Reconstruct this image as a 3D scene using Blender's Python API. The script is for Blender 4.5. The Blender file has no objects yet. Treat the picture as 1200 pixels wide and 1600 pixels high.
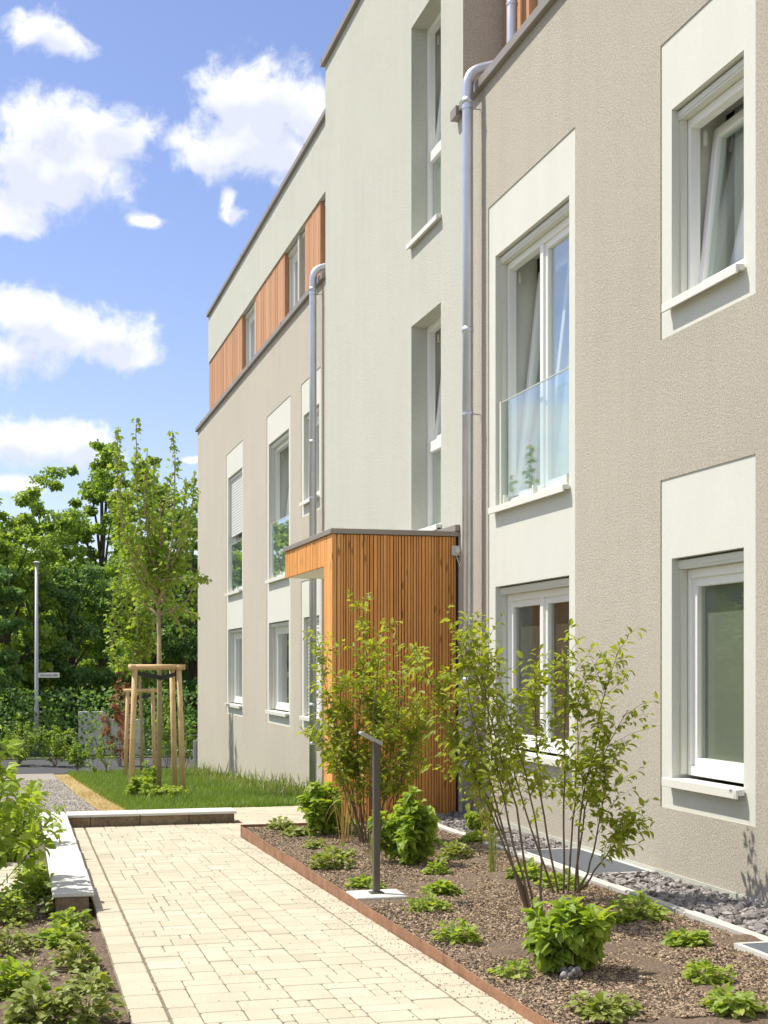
import bpy, math, random
import numpy as np
from mathutils import Vector, Matrix
random.seed(7); rng = np.random.default_rng(7)
R = math.radians
scene = bpy.context.scene
C = scene.collection

# ------------------------------------------------------------------ camera
F = 2226.0; VX = 5.0; HZ = 1040.0; EYE = 1.40
TH = math.atan((600 - VX) / F); cT, sT = math.cos(TH), math.sin(TH)
cam_d = bpy.data.cameras.new('camera'); cam = bpy.data.objects.new('camera', cam_d); C.objects.link(cam)
cam.location = (0, 0, EYE); cam.rotation_euler = (R(90), 0, -TH)
cam_d.sensor_fit = 'HORIZONTAL'; cam_d.sensor_width = 36; cam_d.lens = 36 * F / 1200
cam_d.shift_y = 240 / 1200.0; cam_d.clip_end = 2000; cam_d.clip_start = 0.1
scene.camera = cam
scene.render.resolution_x = 768; scene.render.resolution_y = 1024

# ------------------------------------------------------------------ sun, sky, exposure
SUN_EL = R(58); SUN_AZ = R(-54)          # azimuth from +Y towards +X; the sun stands to the left and ahead
sd = Vector((math.sin(SUN_AZ) * math.cos(SUN_EL), math.cos(SUN_AZ) * math.cos(SUN_EL), math.sin(SUN_EL)))
sun_d = bpy.data.lights.new('sun', 'SUN'); sun_d.energy = 4.2; sun_d.angle = R(0.5); sun_d.color = (1, .94, .83)
sun = bpy.data.objects.new('sun', sun_d); C.objects.link(sun); sun.location = (-20, 0, 30)
sun.rotation_euler = sd.to_track_quat('Z', 'Y').to_euler()
scene.view_settings.view_transform = 'Standard'; scene.view_settings.look = 'None'
scene.view_settings.exposure = 0.56; scene.view_settings.gamma = 1

def pix_dir(px, py):
    u = (px - 600) / F; v = (HZ - py) / F
    return Vector((u * cT + sT, -u * sT + cT, v))

class NT:
    def __init__(s, tree): s.t = tree; s.n = tree.nodes; s.l = tree.links
    def new(s, typ, **kw):
        n = s.n.new(typ)
        for k, v in kw.items(): setattr(n, k, v)
        return n
    def put(s, n, i, v):
        if v is None: return
        if hasattr(v, 'is_output') or isinstance(v, bpy.types.NodeSocket): s.l.new(v, n.inputs[i])
        else: n.inputs[i].default_value = v
    def math(s, op, a, b=None, c=None, clamp=False):
        n = s.new('ShaderNodeMath', operation=op); n.use_clamp = clamp
        for i, v in enumerate((a, b, c)): s.put(n, i, v)
        return n.outputs[0]
    def vmath(s, op, a, b=None, out=0):
        n = s.new('ShaderNodeVectorMath', operation=op)
        s.put(n, 0, a); s.put(n, 1, b); return n.outputs[out]
    def noise(s, vec, scale, detail=4, rough=.55, out='Fac', dist=0):
        n = s.new('ShaderNodeTexNoise'); s.put(n, 'Vector', vec)
        n.inputs['Scale'].default_value = scale; n.inputs['Detail'].default_value = detail
        n.inputs['Roughness'].default_value = rough; n.inputs['Distortion'].default_value = dist
        return n.outputs[out]
    def ramp(s, fac, stops, interp='LINEAR'):
        n = s.new('ShaderNodeValToRGB'); s.put(n, 0, fac); e = n.color_ramp; e.interpolation = interp
        while len(e.elements) < len(stops): e.elements.new(.5)
        for k, (p, c) in enumerate(stops):
            e.elements[k].position = p; e.elements[k].color = (*c, 1) if len(c) == 3 else c
        return n.outputs[0]
    def mix(s, fac, a, b, blend='MIX'):
        n = s.new('ShaderNodeMix', data_type='RGBA', blend_type=blend)
        s.put(n, 0, fac); s.put(n, 6, a); s.put(n, 7, b); return n.outputs[2]

world = bpy.data.worlds.new('World'); scene.world = world; world.use_nodes = True
w = NT(world.node_tree); w.n.clear()
sky = w.new('ShaderNodeTexSky', sky_type='NISHITA'); sky.sun_disc = False
sky.sun_elevation = SUN_EL; sky.sun_rotation = SUN_AZ; sky.air_density = 1.0; sky.dust_density = .35; sky.ozone_density = 3.0
tc = w.new('ShaderNodeTexCoord').outputs['Generated']
sx = w.new('ShaderNodeSeparateXYZ'); w.l.new(tc, sx.inputs[0])
az = w.math('ARCTAN2', sx.outputs[0], sx.outputs[1]); el = w.math('ARCSINE', sx.outputs[2])
cb = w.new('ShaderNodeCombineXYZ'); w.l.new(az, cb.inputs[0]); w.l.new(el, cb.inputs[1])
P0 = cb.outputs[0]
wn = w.noise(P0, 16, 3, .5, out='Color')
wn = w.vmath('SUBTRACT', wn, (.5, .5, .5)); wn = w.vmath('MULTIPLY', wn, (.035, .028, 0))
PW = w.vmath('ADD', P0, wn)
# clouds: azimuth/elevation centres and radii (in photo pixels converted to sky angles)
CL = [(60, 55, 48, 30), (100, 72, 40, 22), (85, 205, 95, 50), (170, 215, 70, 45), (35, 265, 105, 70), (110, 270, 95, 55), (20, 345, 52, 26),
      (350, 140, 55, 38), (410, 165, 90, 65), (470, 185, 70, 60), (345, 235, 80, 42), (440, 240, 80, 45), (400, 210, 90, 65),
      (362, 306, 15, 22), (372, 334, 24, 13), (225, 345, 32, 12), (60, 508, 100, 44), (150, 522, 100, 40), (205, 548, 62, 24), (-20, 550, 110, 38),
      (40, 690, 92, 40), (110, 692, 80, 36), (175, 708, 42, 22), (25, 757, 44, 15), (300, 712, 30, 6)]
def blobs(P):
    acc = None
    for (px, py, rx, ry) in CL:
        d = pix_dir(px, py); a0 = math.atan2(d.x, d.y); e0 = math.atan2(d.z, math.hypot(d.x, d.y))
        q = w.vmath('SUBTRACT', P, (a0, e0, 0)); q = w.vmath('MULTIPLY', q, (F / (rx * 1.10), F / (ry * 1.12), 0))
        v = w.math('SUBTRACT', 1.0, w.vmath('LENGTH', q, out=1))
        acc = v if acc is None else w.math('SMOOTH_MAX', acc, v, .3)
    return acc
acc = blobs(PW); above = blobs(w.vmath('ADD', PW, (-.006, .013, 0)))
fb = w.math('ADD', w.math('MULTIPLY', w.noise(PW, 26, 3, .5), .55), w.math('MULTIPLY', w.noise(PW, 75, 8, .66), .45))
fine = w.math('MULTIPLY', w.math('SUBTRACT', fb, .5), 2.7)
dens = w.math('ADD', acc, fine)
# added clouds over the unseen rest of the sky, thickened as white fill light
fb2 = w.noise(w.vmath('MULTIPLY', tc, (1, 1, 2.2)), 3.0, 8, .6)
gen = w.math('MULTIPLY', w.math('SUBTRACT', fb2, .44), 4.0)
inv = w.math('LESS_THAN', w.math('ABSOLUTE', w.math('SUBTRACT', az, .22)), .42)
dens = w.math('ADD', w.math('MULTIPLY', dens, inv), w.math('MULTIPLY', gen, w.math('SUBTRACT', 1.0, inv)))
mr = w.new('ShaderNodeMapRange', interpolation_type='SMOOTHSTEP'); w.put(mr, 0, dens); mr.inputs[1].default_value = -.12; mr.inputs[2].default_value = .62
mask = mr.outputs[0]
under = w.noise(w.vmath('ADD', PW, (0, -.012, 0)), 30, 5, .5)
sh = w.math('MULTIPLY', w.math('ADD', w.math('ADD', above, .05), w.math('MULTIPLY', w.math('SUBTRACT', under, .45), 1.6)), 1.25, clamp=True)
ccol = w.ramp(sh, [(0, (1.0, 1.0, 1.0)), (.35, (.98, .985, 1.0)), (.7, (.86, .88, .95)), (1, (.73, .76, .87))])
tint = w.mix(1.0, sky.outputs[0], (1.12, .98, 1.08, 1), 'MULTIPLY')
b1 = w.new('ShaderNodeBackground'); w.l.new(tint, b1.inputs[0]); b1.inputs[1].default_value = .108
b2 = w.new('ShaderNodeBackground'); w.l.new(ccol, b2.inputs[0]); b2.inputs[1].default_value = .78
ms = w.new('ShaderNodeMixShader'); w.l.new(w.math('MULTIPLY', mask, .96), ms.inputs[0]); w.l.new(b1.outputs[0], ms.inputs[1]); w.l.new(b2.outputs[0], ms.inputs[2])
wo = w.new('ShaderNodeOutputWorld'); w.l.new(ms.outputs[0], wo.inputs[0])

# ------------------------------------------------------------------ geometry of the site
D = 4.10                                   # the facade stands on the plane X = D and runs along Y
def Yof(px, X=D):
    t = (px - 600) / F; return X * (cT - t * sT) / (t * cT + sT)
def zpave(Y): return .05 - .0137 * (min(max(Y, 0), 13.4) - 5)
def zg(Y):                                 # terrain
    pts = [(-50, .05), (0, .09), (13.4, -.065), (15, -.12), (20, -.38), (31, -.87), (33, -.9), (3000, -.9)]
    for (a, za), (b, zb) in zip(pts, pts[1:]):
        if Y <= b: return za + (zb - za) * (Y - a) / (b - a)
    return -.9
def zbed(Y): return .062 - .006 * (Y - 6)
def at(px, py, zf=zpave):                  # where the sight line through a photo pixel meets the ground
    d = pix_dir(px, py); t = 8.0
    for _ in range(40):
        t = (zf(t * d.y) - EYE) / d.z if d.z < -1e-4 else 60
    return Vector((d.x * t, d.y * t, EYE + d.z * t))
def atd(px, py, depth):
    d = pix_dir(px, py); return Vector((d.x * depth, d.y * depth, EYE + d.z * depth))

# ------------------------------------------------------------------ mesh helpers
class MB:
    def __init__(s): s.v = []; s.f = []
    def quad(s, a, b, c, d):
        n = len(s.v); s.v += [tuple(a), tuple(b), tuple(c), tuple(d)]; s.f.append((n, n+1, n+2, n+3))
    def box(s, x0, x1, y0, y1, z0, z1, M=None):
        n = len(s.v)
        for x, y, z in ((x0,y0,z0),(x1,y0,z0),(x1,y1,z0),(x0,y1,z0),(x0,y0,z1),(x1,y0,z1),(x1,y1,z1),(x0,y1,z1)):
            p = Vector((x, y, z)); p = M @ p if M else p; s.v.append(tuple(p))
        for f in ((0,3,2,1),(4,5,6,7),(0,1,5,4),(1,2,6,5),(2,3,7,6),(3,0,4,7)): s.f.append(tuple(n+i for i in f))
    def bbox(s, x0, x1, y0, y1, z0, z1, b=.004, M=None):   # box with chamfered edges
        n = len(s.v); ds = []
        for sx in (0, 1):
            for sy in (0, 1):
                for sz in (0, 1):
                    X, Y, Z = (x0, x1)[sx], (y0, y1)[sy], (z0, z1)[sz]; ix, iy, iz = (b, -b)[sx], (b, -b)[sy], (b, -b)[sz]
                    for p in ((X, Y+iy, Z+iz), (X+ix, Y, Z+iz), (X+ix, Y+iy, Z)):
                        p = Vector(p); s.v.append(tuple(M @ p if M else p))
        def I(sx, sy, sz, a): return n + (sx*4+sy*2+sz)*3 + a
        for a in (0, 1):
            s.f.append(tuple(I(a, *q, 0) for q in ((0,0),(0,1),(1,1),(1,0))))
            s.f.append(tuple(I(q[0], a, q[1], 1) for q in ((0,0),(0,1),(1,1),(1,0))))
            s.f.append(tuple(I(q[0], q[1], a, 2) for q in ((0,0),(0,1),(1,1),(1,0))))
        for a in (0, 1):
            for c in (0, 1):
                s.f.append((I(a,c,0,0), I(a,c,1,0), I(a,c,1,1), I(a,c,0,1)))
                s.f.append((I(a,0,c,0), I(a,1,c,0), I(a,1,c,2), I(a,0,c,2)))
                s.f.append((I(0,a,c,1), I(1,a,c,1), I(1,a,c,2), I(0,a,c,2)))
        for sx in (0,1):
            for sy in (0,1):
                for sz in (0,1): s.f.append((I(sx,sy,sz,0), I(sx,sy,sz,1), I(sx,sy,sz,2)))
    def tube(s, pts, rad, k=8, cap=True):
        pts = [Vector(p) for p in pts]
        if not hasattr(rad, '__len__'): rad = [rad]*len(pts)
        n0 = len(s.v); up = None
        for i, p in enumerate(pts):
            t = (pts[min(i+1, len(pts)-1)] - pts[max(i-1, 0)])
            if t.length < 1e-9: t = Vector((0,0,1))
            t.normalize()
            if up is None: up = Vector((1,0,0)) if abs(t.x) < .9 else Vector((0,1,0))
            a = (up - t*up.dot(t)).normalized(); b = t.cross(a); up = a
            for j in range(k):
                th = 2*math.pi*j/k; s.v.append(tuple(p + (a*math.cos(th)+b*math.sin(th))*rad[i]))
        for i in range(len(pts)-1):
            for j in range(k):
                a0 = n0+i*k+j; a1 = n0+i*k+(j+1)%k; s.f.append((a0, a1, a1+k, a0+k))
        if cap:
            s.f.append(tuple(n0+j for j in reversed(range(k)))); s.f.append(tuple(n0+(len(pts)-1)*k+j for j in range(k)))
    def build(s, name, mat, parent=None, smooth=False, kind=None, origin=None):
        me = bpy.data.meshes.new(name)
        o3 = Vector((0, 0, 0))
        if parent is not None: o3 = Vector(parent.get('_o', (0, 0, 0)))
        elif origin is not None: o3 = Vector(origin)
        if len(s.v):
            V = np.asarray(s.v, dtype=np.float64) - np.array(o3)
            me.from_pydata(V.tolist(), [], s.f)
        me.materials.append(mat); me.update()
        if smooth: me.polygons.foreach_set('use_smooth', [True]*len(me.polygons))
        o = bpy.data.objects.new(name, me); C.objects.link(o)
        if parent is not None: o.parent = parent; o['_o'] = tuple(o3)
        elif origin is not None: o.location = o3; o['_o'] = tuple(o3)
        if kind: o['kind'] = kind
        return o
def empty(name, loc, label, cat, group=None):
    o = bpy.data.objects.new(name, None); C.objects.link(o); o.location = loc; o['_o'] = tuple(loc)
    o.empty_display_size = .1
    tag(o, label, cat, group); return o
def tag(o, label, cat, group=None):
    o['label'] = label; o['category'] = cat
    if group: o['group'] = group
    return o

# ------------------------------------------------------------------ materials
def mat(name, col, rough=.8, metal=0, bump=None, var=None, spec=.4, island=0, fine=None, streak=0, bd=3, br=.65):
    """bump=(scale,strength,distance); var=(scale,amount); island=brightness spread per separate piece"""
    m = bpy.data.materials.new(name); m.use_nodes = True; n = NT(m.node_tree)
    b = n.n['Principled BSDF']; tco = n.new('ShaderNodeTexCoord').outputs['Object']
    c = n.new('ShaderNodeRGB'); c.outputs[0].default_value = (*col, 1); c = c.outputs[0]
    if var:
        f = n.noise(tco, var[0], 5, .6); k = var[1]
        c = n.mix(1.0, c, n.ramp(f, [(.25, (1-k,)*3), (.75, (1+k,)*3)]), 'MULTIPLY')
    if fine:
        f = n.noise(tco, fine[0], 3, .7); k = fine[1]
        c = n.mix(1.0, c, n.ramp(f, [(.36, (1-k,)*3), (.64, (1+k,)*3)]), 'MULTIPLY')
    if streak:
        f = n.noise(n.vmath('MULTIPLY', tco, (5, 5, .35)), 1.0, 5, .65)
        c = n.mix(1.0, c, n.ramp(f, [(.3, (1-streak,)*3), (.7, (1+streak*.6,)*3)]), 'MULTIPLY')
    if island:
        r = n.new('ShaderNodeNewGeometry').outputs['Random Per Island']
        c = n.mix(1.0, c, n.ramp(r, [(0, (1-island,)*3), (1, (1+island,)*3)]), 'MULTIPLY')
    n.put(b, 'Base Color', c); b.inputs['Roughness'].default_value = rough; b.inputs['Metallic'].default_value = metal
    b.inputs['Specular IOR Level'].default_value = spec
    if bump:
        bn = n.new('ShaderNodeBump'); bn.inputs['Strength'].default_value = bump[1]; bn.inputs['Distance'].default_value = bump[2]
        n.put(bn, 'Height', n.noise(tco, bump[0], bd, br)); n.put(b, 'Normal', bn.outputs[0])
    return m
M = {}
M['taupe'] = mat('taupe_render', (.565, .52, .44), .95, bump=(75, 1.0, .016), var=(.6, .04), fine=(72, .20), spec=.1, streak=.04, bd=6, br=.85)
M['taupe_smooth'] = M['taupe']
M['white'] = mat('white_render', (.57, .575, .505), .95, bump=(70, .9, .012), var=(1.1, .03), fine=(60, .05), streak=.03, bd=6, br=.8, spec=.15)
M['band'] = mat('white_smooth_render', (.63, .635, .575), .9, streak=.02, fine=(80, .03), bump=(160, .25, .003), var=(2.5, .02), spec=.2)
M['frame'] = mat('white_window_plastic', (.82, .82, .78), .35, spec=.5)
M['rail'] = mat('grey_shutter_guide', (.66, .66, .58), .5, metal=.1)
M['sill'] = mat('white_sill_metal', (.74, .73, .67), .4)
M['coping'] = mat('grey_brown_coping_metal', (.30, .265, .23), .5, metal=.35, var=(1.5, .06))
M['zinc'] = mat('zinc_pipe', (.60, .62, .68), .38, metal=.75, var=(6, .08))
M['shutter'] = mat('shutter_slats', (.70, .70, .68), .5)
M['curtain'] = mat('white_curtain', (.85, .86, .83), .9)
M['room'] = mat('room_paint', (.5, .48, .43), .9)
M['blindgreen'] = mat('grey_green_blind', (.27, .29, .265), .7)
M['blindbrown'] = mat('grey_brown_blind', (.13, .115, .10), .7)
M['frost'] = mat('frosted_panel', (.62, .65, .52), .4)
M['concrete'] = mat('concrete', (.50, .48, .44), .9, bump=(60, .35, .004), var=(3, .10), fine=(90, .06))
M['cap'] = mat('pale_wall_cap', (.56, .55, .51), .85, bump=(70, .3, .003), var=(4, .05), fine=(150, .04), island=.04)
M['block'] = mat('grey_brown_wall_block', (.20, .15, .095), .95, bump=(45, 1, .014), var=(9, .3), fine=(40,.2), island=.15)
M['soffit'] = mat('cream_soffit', (.75, .72, .60), .8)
M['palewall'] = mat('pale_concrete', (.74, .73, .69), .9, bump=(60, .3, .003), var=(2, .06))
M['chipgrey'] = mat('grey_path_gravel', (.36, .33, .29), 1, island=.5)
M['asphalt'] = mat('asphalt', (.065, .065, .07), .9, bump=(80, .5, .006), var=(.6, .15))
M['gravelpath'] = mat('gravel_path', (.33, .30, .26), .95, bump=(70, .9, .02), var=(1.5, .12), fine=(60, .35))
M['soil'] = mat('bed_soil', (.165, .12, .085), 1, bump=(60, 1, .02), var=(4, .2), fine=(80, .4))
M['lawnbase'] = mat('lawn_soil', (.10, .13, .04), 1, var=(2, .3))
M['drystrip'] = mat('dry_grass_edge', (.42, .32, .15), 1, bump=(60, .8, .02), var=(6, .3), fine=(70, .25))
M['ground'] = mat('ground_soil', (.12, .12, .07), 1, var=(.3, .3))
M['joint'] = mat('joint_sand', (.19, .155, .11), 1, var=(8, .3), fine=(60, .3))
M['slate'] = mat('slate_rock', (.23, .21, .20), .8, bump=(50, .5, .006), island=.55)
M['chip'] = mat('bed_chips', (.30, .225, .155), 1, island=.7)
M['bark'] = mat('bark', (.38, .29, .17), .9, bump=(60, .7, .006), var=(8, .2))
M['darkbark'] = mat('dark_bark', (.10, .08, .06), .9, bump=(20, .7, .01), var=(4, .3))
M['stem'] = mat('shrub_stem', (.17, .125, .08), .85, var=(15, .25))
M['postmetal'] = mat('dark_bronze_metal', (.12, .105, .09), .5, metal=.3)
M['galv'] = mat('galvanised_pole', (.42, .43, .45), .5, metal=.5, var=(3, .1))
M['stake'] = mat('round_wood_stake', (.62, .43, .22), .8, var=(9, .18), bump=(30, .4, .004))
M['belt'] = mat('dark_tree_tie', (.05, .05, .05), .9)
M['bladegrate'] = mat('galvanised_grate', (.40, .43, .47), .45, metal=.6)
M['signwhite'] = mat('sign_white', (.78, .78, .72), .6)
M['ink'] = mat('sign_ink', (.05, .05, .05), .6)
M['cable'] = mat('sensor_plastic', (.55, .55, .53), .5)

def paving_mat():
    m = bpy.data.materials.new('cream_paving_stone'); m.use_nodes = True; n = NT(m.node_tree); b = n.n['Principled BSDF']
    tco = n.new('ShaderNodeTexCoord').outputs['Object']
    r = n.new('ShaderNodeNewGeometry').outputs['Random Per Island']
    base = n.ramp(r, [(0, (.45, .415, .32)), (.12, (.485, .45, .35)), (.92, (.505, .47, .37)), (1, (.53, .50, .41))])
    f = n.noise(tco, 3, 5, .6); c = n.mix(1.0, base, n.ramp(f, [(.3, (.90, .89, .87)), (.7, (1.05, 1.05, 1.05))]), 'MULTIPLY')
    f2 = n.noise(tco, 140, 3, .6); c = n.mix(1.0, c, n.ramp(f2, [(.35, (.88, .87, .85)), (.65, (1.06, 1.06, 1.06))]), 'MULTIPLY')
    sp = n.noise(tco, 11, 4, .7); c = n.mix(n.ramp(sp, [(.62, (0,0,0)), (.75, (.45,.45,.45))]), c, (.46, .37, .25, 1))
    n.put(b, 'Base Color', c); b.inputs['Roughness'].default_value = .9; b.inputs['Specular IOR Level'].default_value = .25
    bn = n.new('ShaderNodeBump'); bn.inputs['Strength'].default_value = .4; bn.inputs['Distance'].default_value = .004
    n.put(bn, 'Height', n.noise(tco, 90, 4, .6)); n.put(b, 'Normal', bn.outputs[0]); return m
M['paving'] = paving_mat()

def wood_mat(name, cols, knots=True):
    m = bpy.data.materials.new(name); m.use_nodes = True; n = NT(m.node_tree); b = n.n['Principled BSDF']
    tco = n.new('ShaderNodeTexCoord').outputs['Object']
    r = n.new('ShaderNodeNewGeometry').outputs['Random Per Island']
    base = n.ramp(r, [(i/(len(cols)-1), c) for i, c in enumerate(cols)])
    off = n.new('ShaderNodeCombineXYZ'); n.put(off, 2, n.math('MULTIPLY', r, 37.0))
    v = n.vmath('ADD', tco, off.outputs[0]); g = n.noise(n.vmath('MULTIPLY', v, (60, 60, 2.2)), 1.0, 5, .6)
    c = n.mix(1.0, base, n.ramp(g, [(.3, (.78, .74, .68)), (.7, (1.1, 1.1, 1.1))]), 'MULTIPLY')
    if knots:
        vo = n.new('ShaderNodeTexVoronoi'); n.put(vo, 'Vector', n.vmath('MULTIPLY', v, (11, 11, 3.6))); vo.inputs['Scale'].default_value = 1
        c = n.mix(n.ramp(vo.outputs['Distance'], [(.07, (.7,.7,.7)), (.19, (0,0,0))]), c, (.16, .055, .015, 1))
    n.put(b, 'Base Color', c); b.inputs['Roughness'].default_value = .65; b.inputs['Specular IOR Level'].default_value = .3
    bn = n.new('ShaderNodeBump'); bn.inputs['Strength'].default_value = .3; bn.inputs['Distance'].default_value = .002
    n.put(bn, 'Height', g); n.put(b, 'Normal', bn.outputs[0]); return m
M['larch'] = wood_mat('larch_batten', [(.66, .29, .075), (.74, .345, .10), (.78, .39, .125), (.69, .315, .085), (.82, .44, .165)])
M['cedar'] = wood_mat('upper_wood_cladding', [(.50, .26, .13), (.58, .31, .165), (.54, .28, .145), (.64, .37, .21)], knots=False)
M['corten'] = mat('rusty_steel_edge', (.27, .14, .08), .85, bump=(50, .4, .003), var=(7, .35), fine=(60, .15))

def leaf_mat(name, cols, trans=.35, rough=.5):
    m = bpy.data.materials.new(name); m.use_nodes = True; n = NT(m.node_tree); b = n.n['Principled BSDF']
    r = n.new('ShaderNodeNewGeometry').outputs['Random Per Island']
    tco = n.new('ShaderNodeTexCoord').outputs['Object']
    f = n.noise(tco, 1.3, 3, .6)
    k = n.math('ADD', n.math('MULTIPLY', r, .6), n.math('MULTIPLY', n.math('SUBTRACT', f, .3), .9), clamp=True)
    c = n.ramp(k, [(i/(len(cols)-1), q) for i, q in enumerate(cols)])
    n.put(b, 'Base Color', c); b.inputs['Roughness'].default_value = rough; b.inputs['Specular IOR Level'].default_value = .35
    t = n.new('ShaderNodeBsdfTranslucent'); n.put(t, 0, n.mix(1.0, c, (1.5, 1.45, .55, 1), 'MULTIPLY'))
    mx = n.new('ShaderNodeMixShader'); mx.inputs[0].default_value = trans
    n.l.new(b.outputs[0], mx.inputs[1]); n.l.new(t.outputs[0], mx.inputs[2]); n.l.new(mx.outputs[0], n.n['Material Output'].inputs[0])
    return m
M['leaf_wood'] = leaf_mat('dense_tree_leaf', [(0.107, 0.188, 0.042), (0.230, 0.350, 0.075), (0.401, 0.500, 0.120)], 0.5)
M['leaf_wood2'] = leaf_mat('yellow_green_tree_leaf', [(0.137, 0.214, 0.042), (0.271, 0.386, 0.085), (0.431, 0.533, 0.142)], 0.5)
M['leaf_dark'] = leaf_mat('dark_tree_leaf', [(0.081, 0.165, 0.067), (0.146, 0.259, 0.099), (0.254, 0.378, 0.134)], 0.45)
M['leaf_young'] = leaf_mat('young_tree_leaf', [(0.155, 0.257, 0.034), (0.248, 0.352, 0.059), (0.358, 0.433, 0.092)], 0.45)
M['leaf_service'] = leaf_mat('serviceberry_leaf', [(.18, .24, .025), (.29, .345, .045), (.42, .45, .085)], .5)
M['leaf_hydr'] = leaf_mat('large_soft_leaf', [(0.189, 0.278, 0.037), (0.291, 0.405, 0.063), (0.407, 0.481, 0.095)], 0.45)
M['leaf_low'] = leaf_mat('low_clump_leaf', [(0.176, 0.268, 0.045), (0.312, 0.411, 0.076), (0.468, 0.521, 0.120)], 0.45)
M['leaf_lime'] = leaf_mat('yellow_green_clump_leaf', [(.18, .23, .04), (.27, .32, .08), (.36, .39, .14)], .35)
M['leaf_red'] = leaf_mat('copper_leaf', [(.208, .072, .046), (.338, .130, .078), (.390, .221, .104)], .35)
M['grass'] = leaf_mat('grass_blade', [(0.101, 0.175, 0.025), (0.172, 0.275, 0.037), (0.273, 0.350, 0.062)], .35)
M['drygrass'] = leaf_mat('dry_grass_blade', [(.40, .30, .14), (.50, .38, .18), (.55, .44, .24)], .3)
M['reed'] = leaf_mat('green_reed_blade', [(.160, .220, .050), (.260, .300, .090), (.400, .380, .160)], .3)

def glass_mat(name, tint, refl=.10, f0=1.5):
    m = bpy.data.materials.new(name); m.use_nodes = True; n = NT(m.node_tree); n.n.remove(n.n['Principled BSDF'])
    ge = n.new('ShaderNodeNewGeometry'); cs = n.math('ABSOLUTE', n.vmath('DOT_PRODUCT', ge.outputs['Normal'], ge.outputs['Incoming'], out=1))
    fr = n.math('POWER', n.math('SUBTRACT', 1.0, cs), 4.0)
    fac = n.math('ADD', n.math('MULTIPLY', fr, f0), refl, clamp=True)
    t = n.new('ShaderNodeBsdfTransparent'); t.inputs[0].default_value = (*tint, 1)
    g = n.new('ShaderNodeBsdfGlossy'); g.inputs[1].default_value = .01; g.inputs[0].default_value = (.95, .97, 1, 1)
    mx = n.new('ShaderNodeMixShader'); n.put(mx, 0, fac); n.l.new(t.outputs[0], mx.inputs[1]); n.l.new(g.outputs[0], mx.inputs[2])
    n.l.new(mx.outputs[0], n.n['Material Output'].inputs[0]); return m
M['dullglass'] = glass_mat('screened_glass', (.84, .86, .82), .02, .5)
M['glass'] = glass_mat('window_glass', (.86, .90, .87), .11, 1.1)
M['baluglass'] = glass_mat('balustrade_glass', (.92, .98, .97), .07, 1.0)

# ------------------------------------------------------------------ ground
def sheet(name, x0, x1, y0, y1, zf, dz, m, nx=1, ny=24, kind='structure', poly=None):
    b = MB(); ys = np.linspace(y0, y1, ny+1); xs = np.linspace(x0, x1, nx+1)
    for y in ys:
        for x in xs: b.v.append((x, y, zf(y) + dz))
    k = nx+1
    for j in range(ny):
        for i in range(nx): a = j*k+i; b.f.append((a, a+1, a+k+1, a+k))
    return b.build(name, m, kind=kind)
g = MB(); ys = [-60, 0, 6, 13.4, 15, 20, 31, 33, 60, 200, 900]
for y in ys:
    for x in (-700, 700): g.v.append((x, y, zg(y) - .10))
for j in range(len(ys)-1): a = j*2; g.f.append((a, a+1, a+3, a+2))
g.build('ground', M['ground'], kind='structure')

XL, XR = .48, 1.94
YB = 11.95          # far end of the right-hand bed
def stones(b, x0, x1, y0, y1, cell=.057, gap=.0028, zf=zpave, clip=None):
    nx = int(round((x1-x0)/cell)); ny = int(round((y1-y0)/cell)); occ = np.zeros((ny, nx), bool)
    dx = (x1-x0)/nx; dy = (y1-y0)/ny
    for j in range(ny):
        for i in range(nx):
            if occ[j, i]: continue
            opts = [(3, 3), (4, 3), (3, 3), (4, 3), (2, 3), (3, 2), (4, 2)]; random.shuffle(opts); opts += [(3, 2), (2, 2), (2, 1), (1, 2), (1, 1)]
            for (a, c) in opts:
                if i+a <= nx and j+c <= ny and not occ[j:j+c, i:i+a].any():
                    if (nx-i-a) == 1 and c > 1: continue
                    break
            occ[j:j+c, i:i+a] = True
            stone(b, x0+i*dx, x0+(i+a)*dx, y0+j*dy, y0+(j+c)*dy, gap, zf)
def stone(b, xa, xb, ya, yb, gap, zf):
    g_ = [gap*random.uniform(.5, 1.3) for _ in range(2)]+[gap*random.uniform(.2, 1.0) for _ in range(2)]
    xa += g_[0]; xb -= g_[1]; ya += g_[2]; yb -= g_[3]
    h = random.uniform(-.0015, .0015); n = len(b.v); bv = .003; cr = min(.009, (xb-xa)*.2)
    def ring(ins, z):
        xs0, xs1, ys0, ys1 = xa+ins, xb-ins, ya+ins, yb-ins
        for (x, y) in ((xs0+cr, ys0), (xs1-cr, ys0), (xs1, ys0+cr), (xs1, ys1-cr), (xs1-cr, ys1), (xs0+cr, ys1), (xs0, ys1-cr), (xs0, ys0+cr)):
            b.v.append((x, y, zf(y)+z+h))
    ring(0, -.03); ring(0, -.003); ring(bv, 0)
    for r_ in range(2):
        for q in range(8): b.f.append((n+r_*8+q, n+r_*8+(q+1) % 8, n+(r_+1)*8+(q+1) % 8, n+(r_+1)*8+q))
    b.f.append(tuple(n+16+q for q in range(8)))
pv = MB()
def course(b, x0, x1, y0, y1, L=.24):
    y = y0
    while y < y1 - .05:
        l = min(L*random.choice((.66, 1, 1)), y1-y); stone(b, x0, x1, y, y+l, .0035, zpave); y += l
course(pv, XL, XL+.143, 2.6, 13.2); course(pv, XR-.158, XR, 2.6, YB)
stones(pv, XL+.151, XR-.166, 2.6, YB)
stones(pv, XL+.158, 4.06, YB, 13.16)
stones(pv, 2.14, 4.06, 13.16, 15.3, zf=zg)
def skew(b):
    b.v = [(x+max(0, min(1, (XR-x)/(XR-XL)))*.0125*(y-6.0), y, z) for x, y, z in b.v]
skew(pv); pv.build('paved_path', M['paving'], kind='structure')
b = MB()
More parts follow.
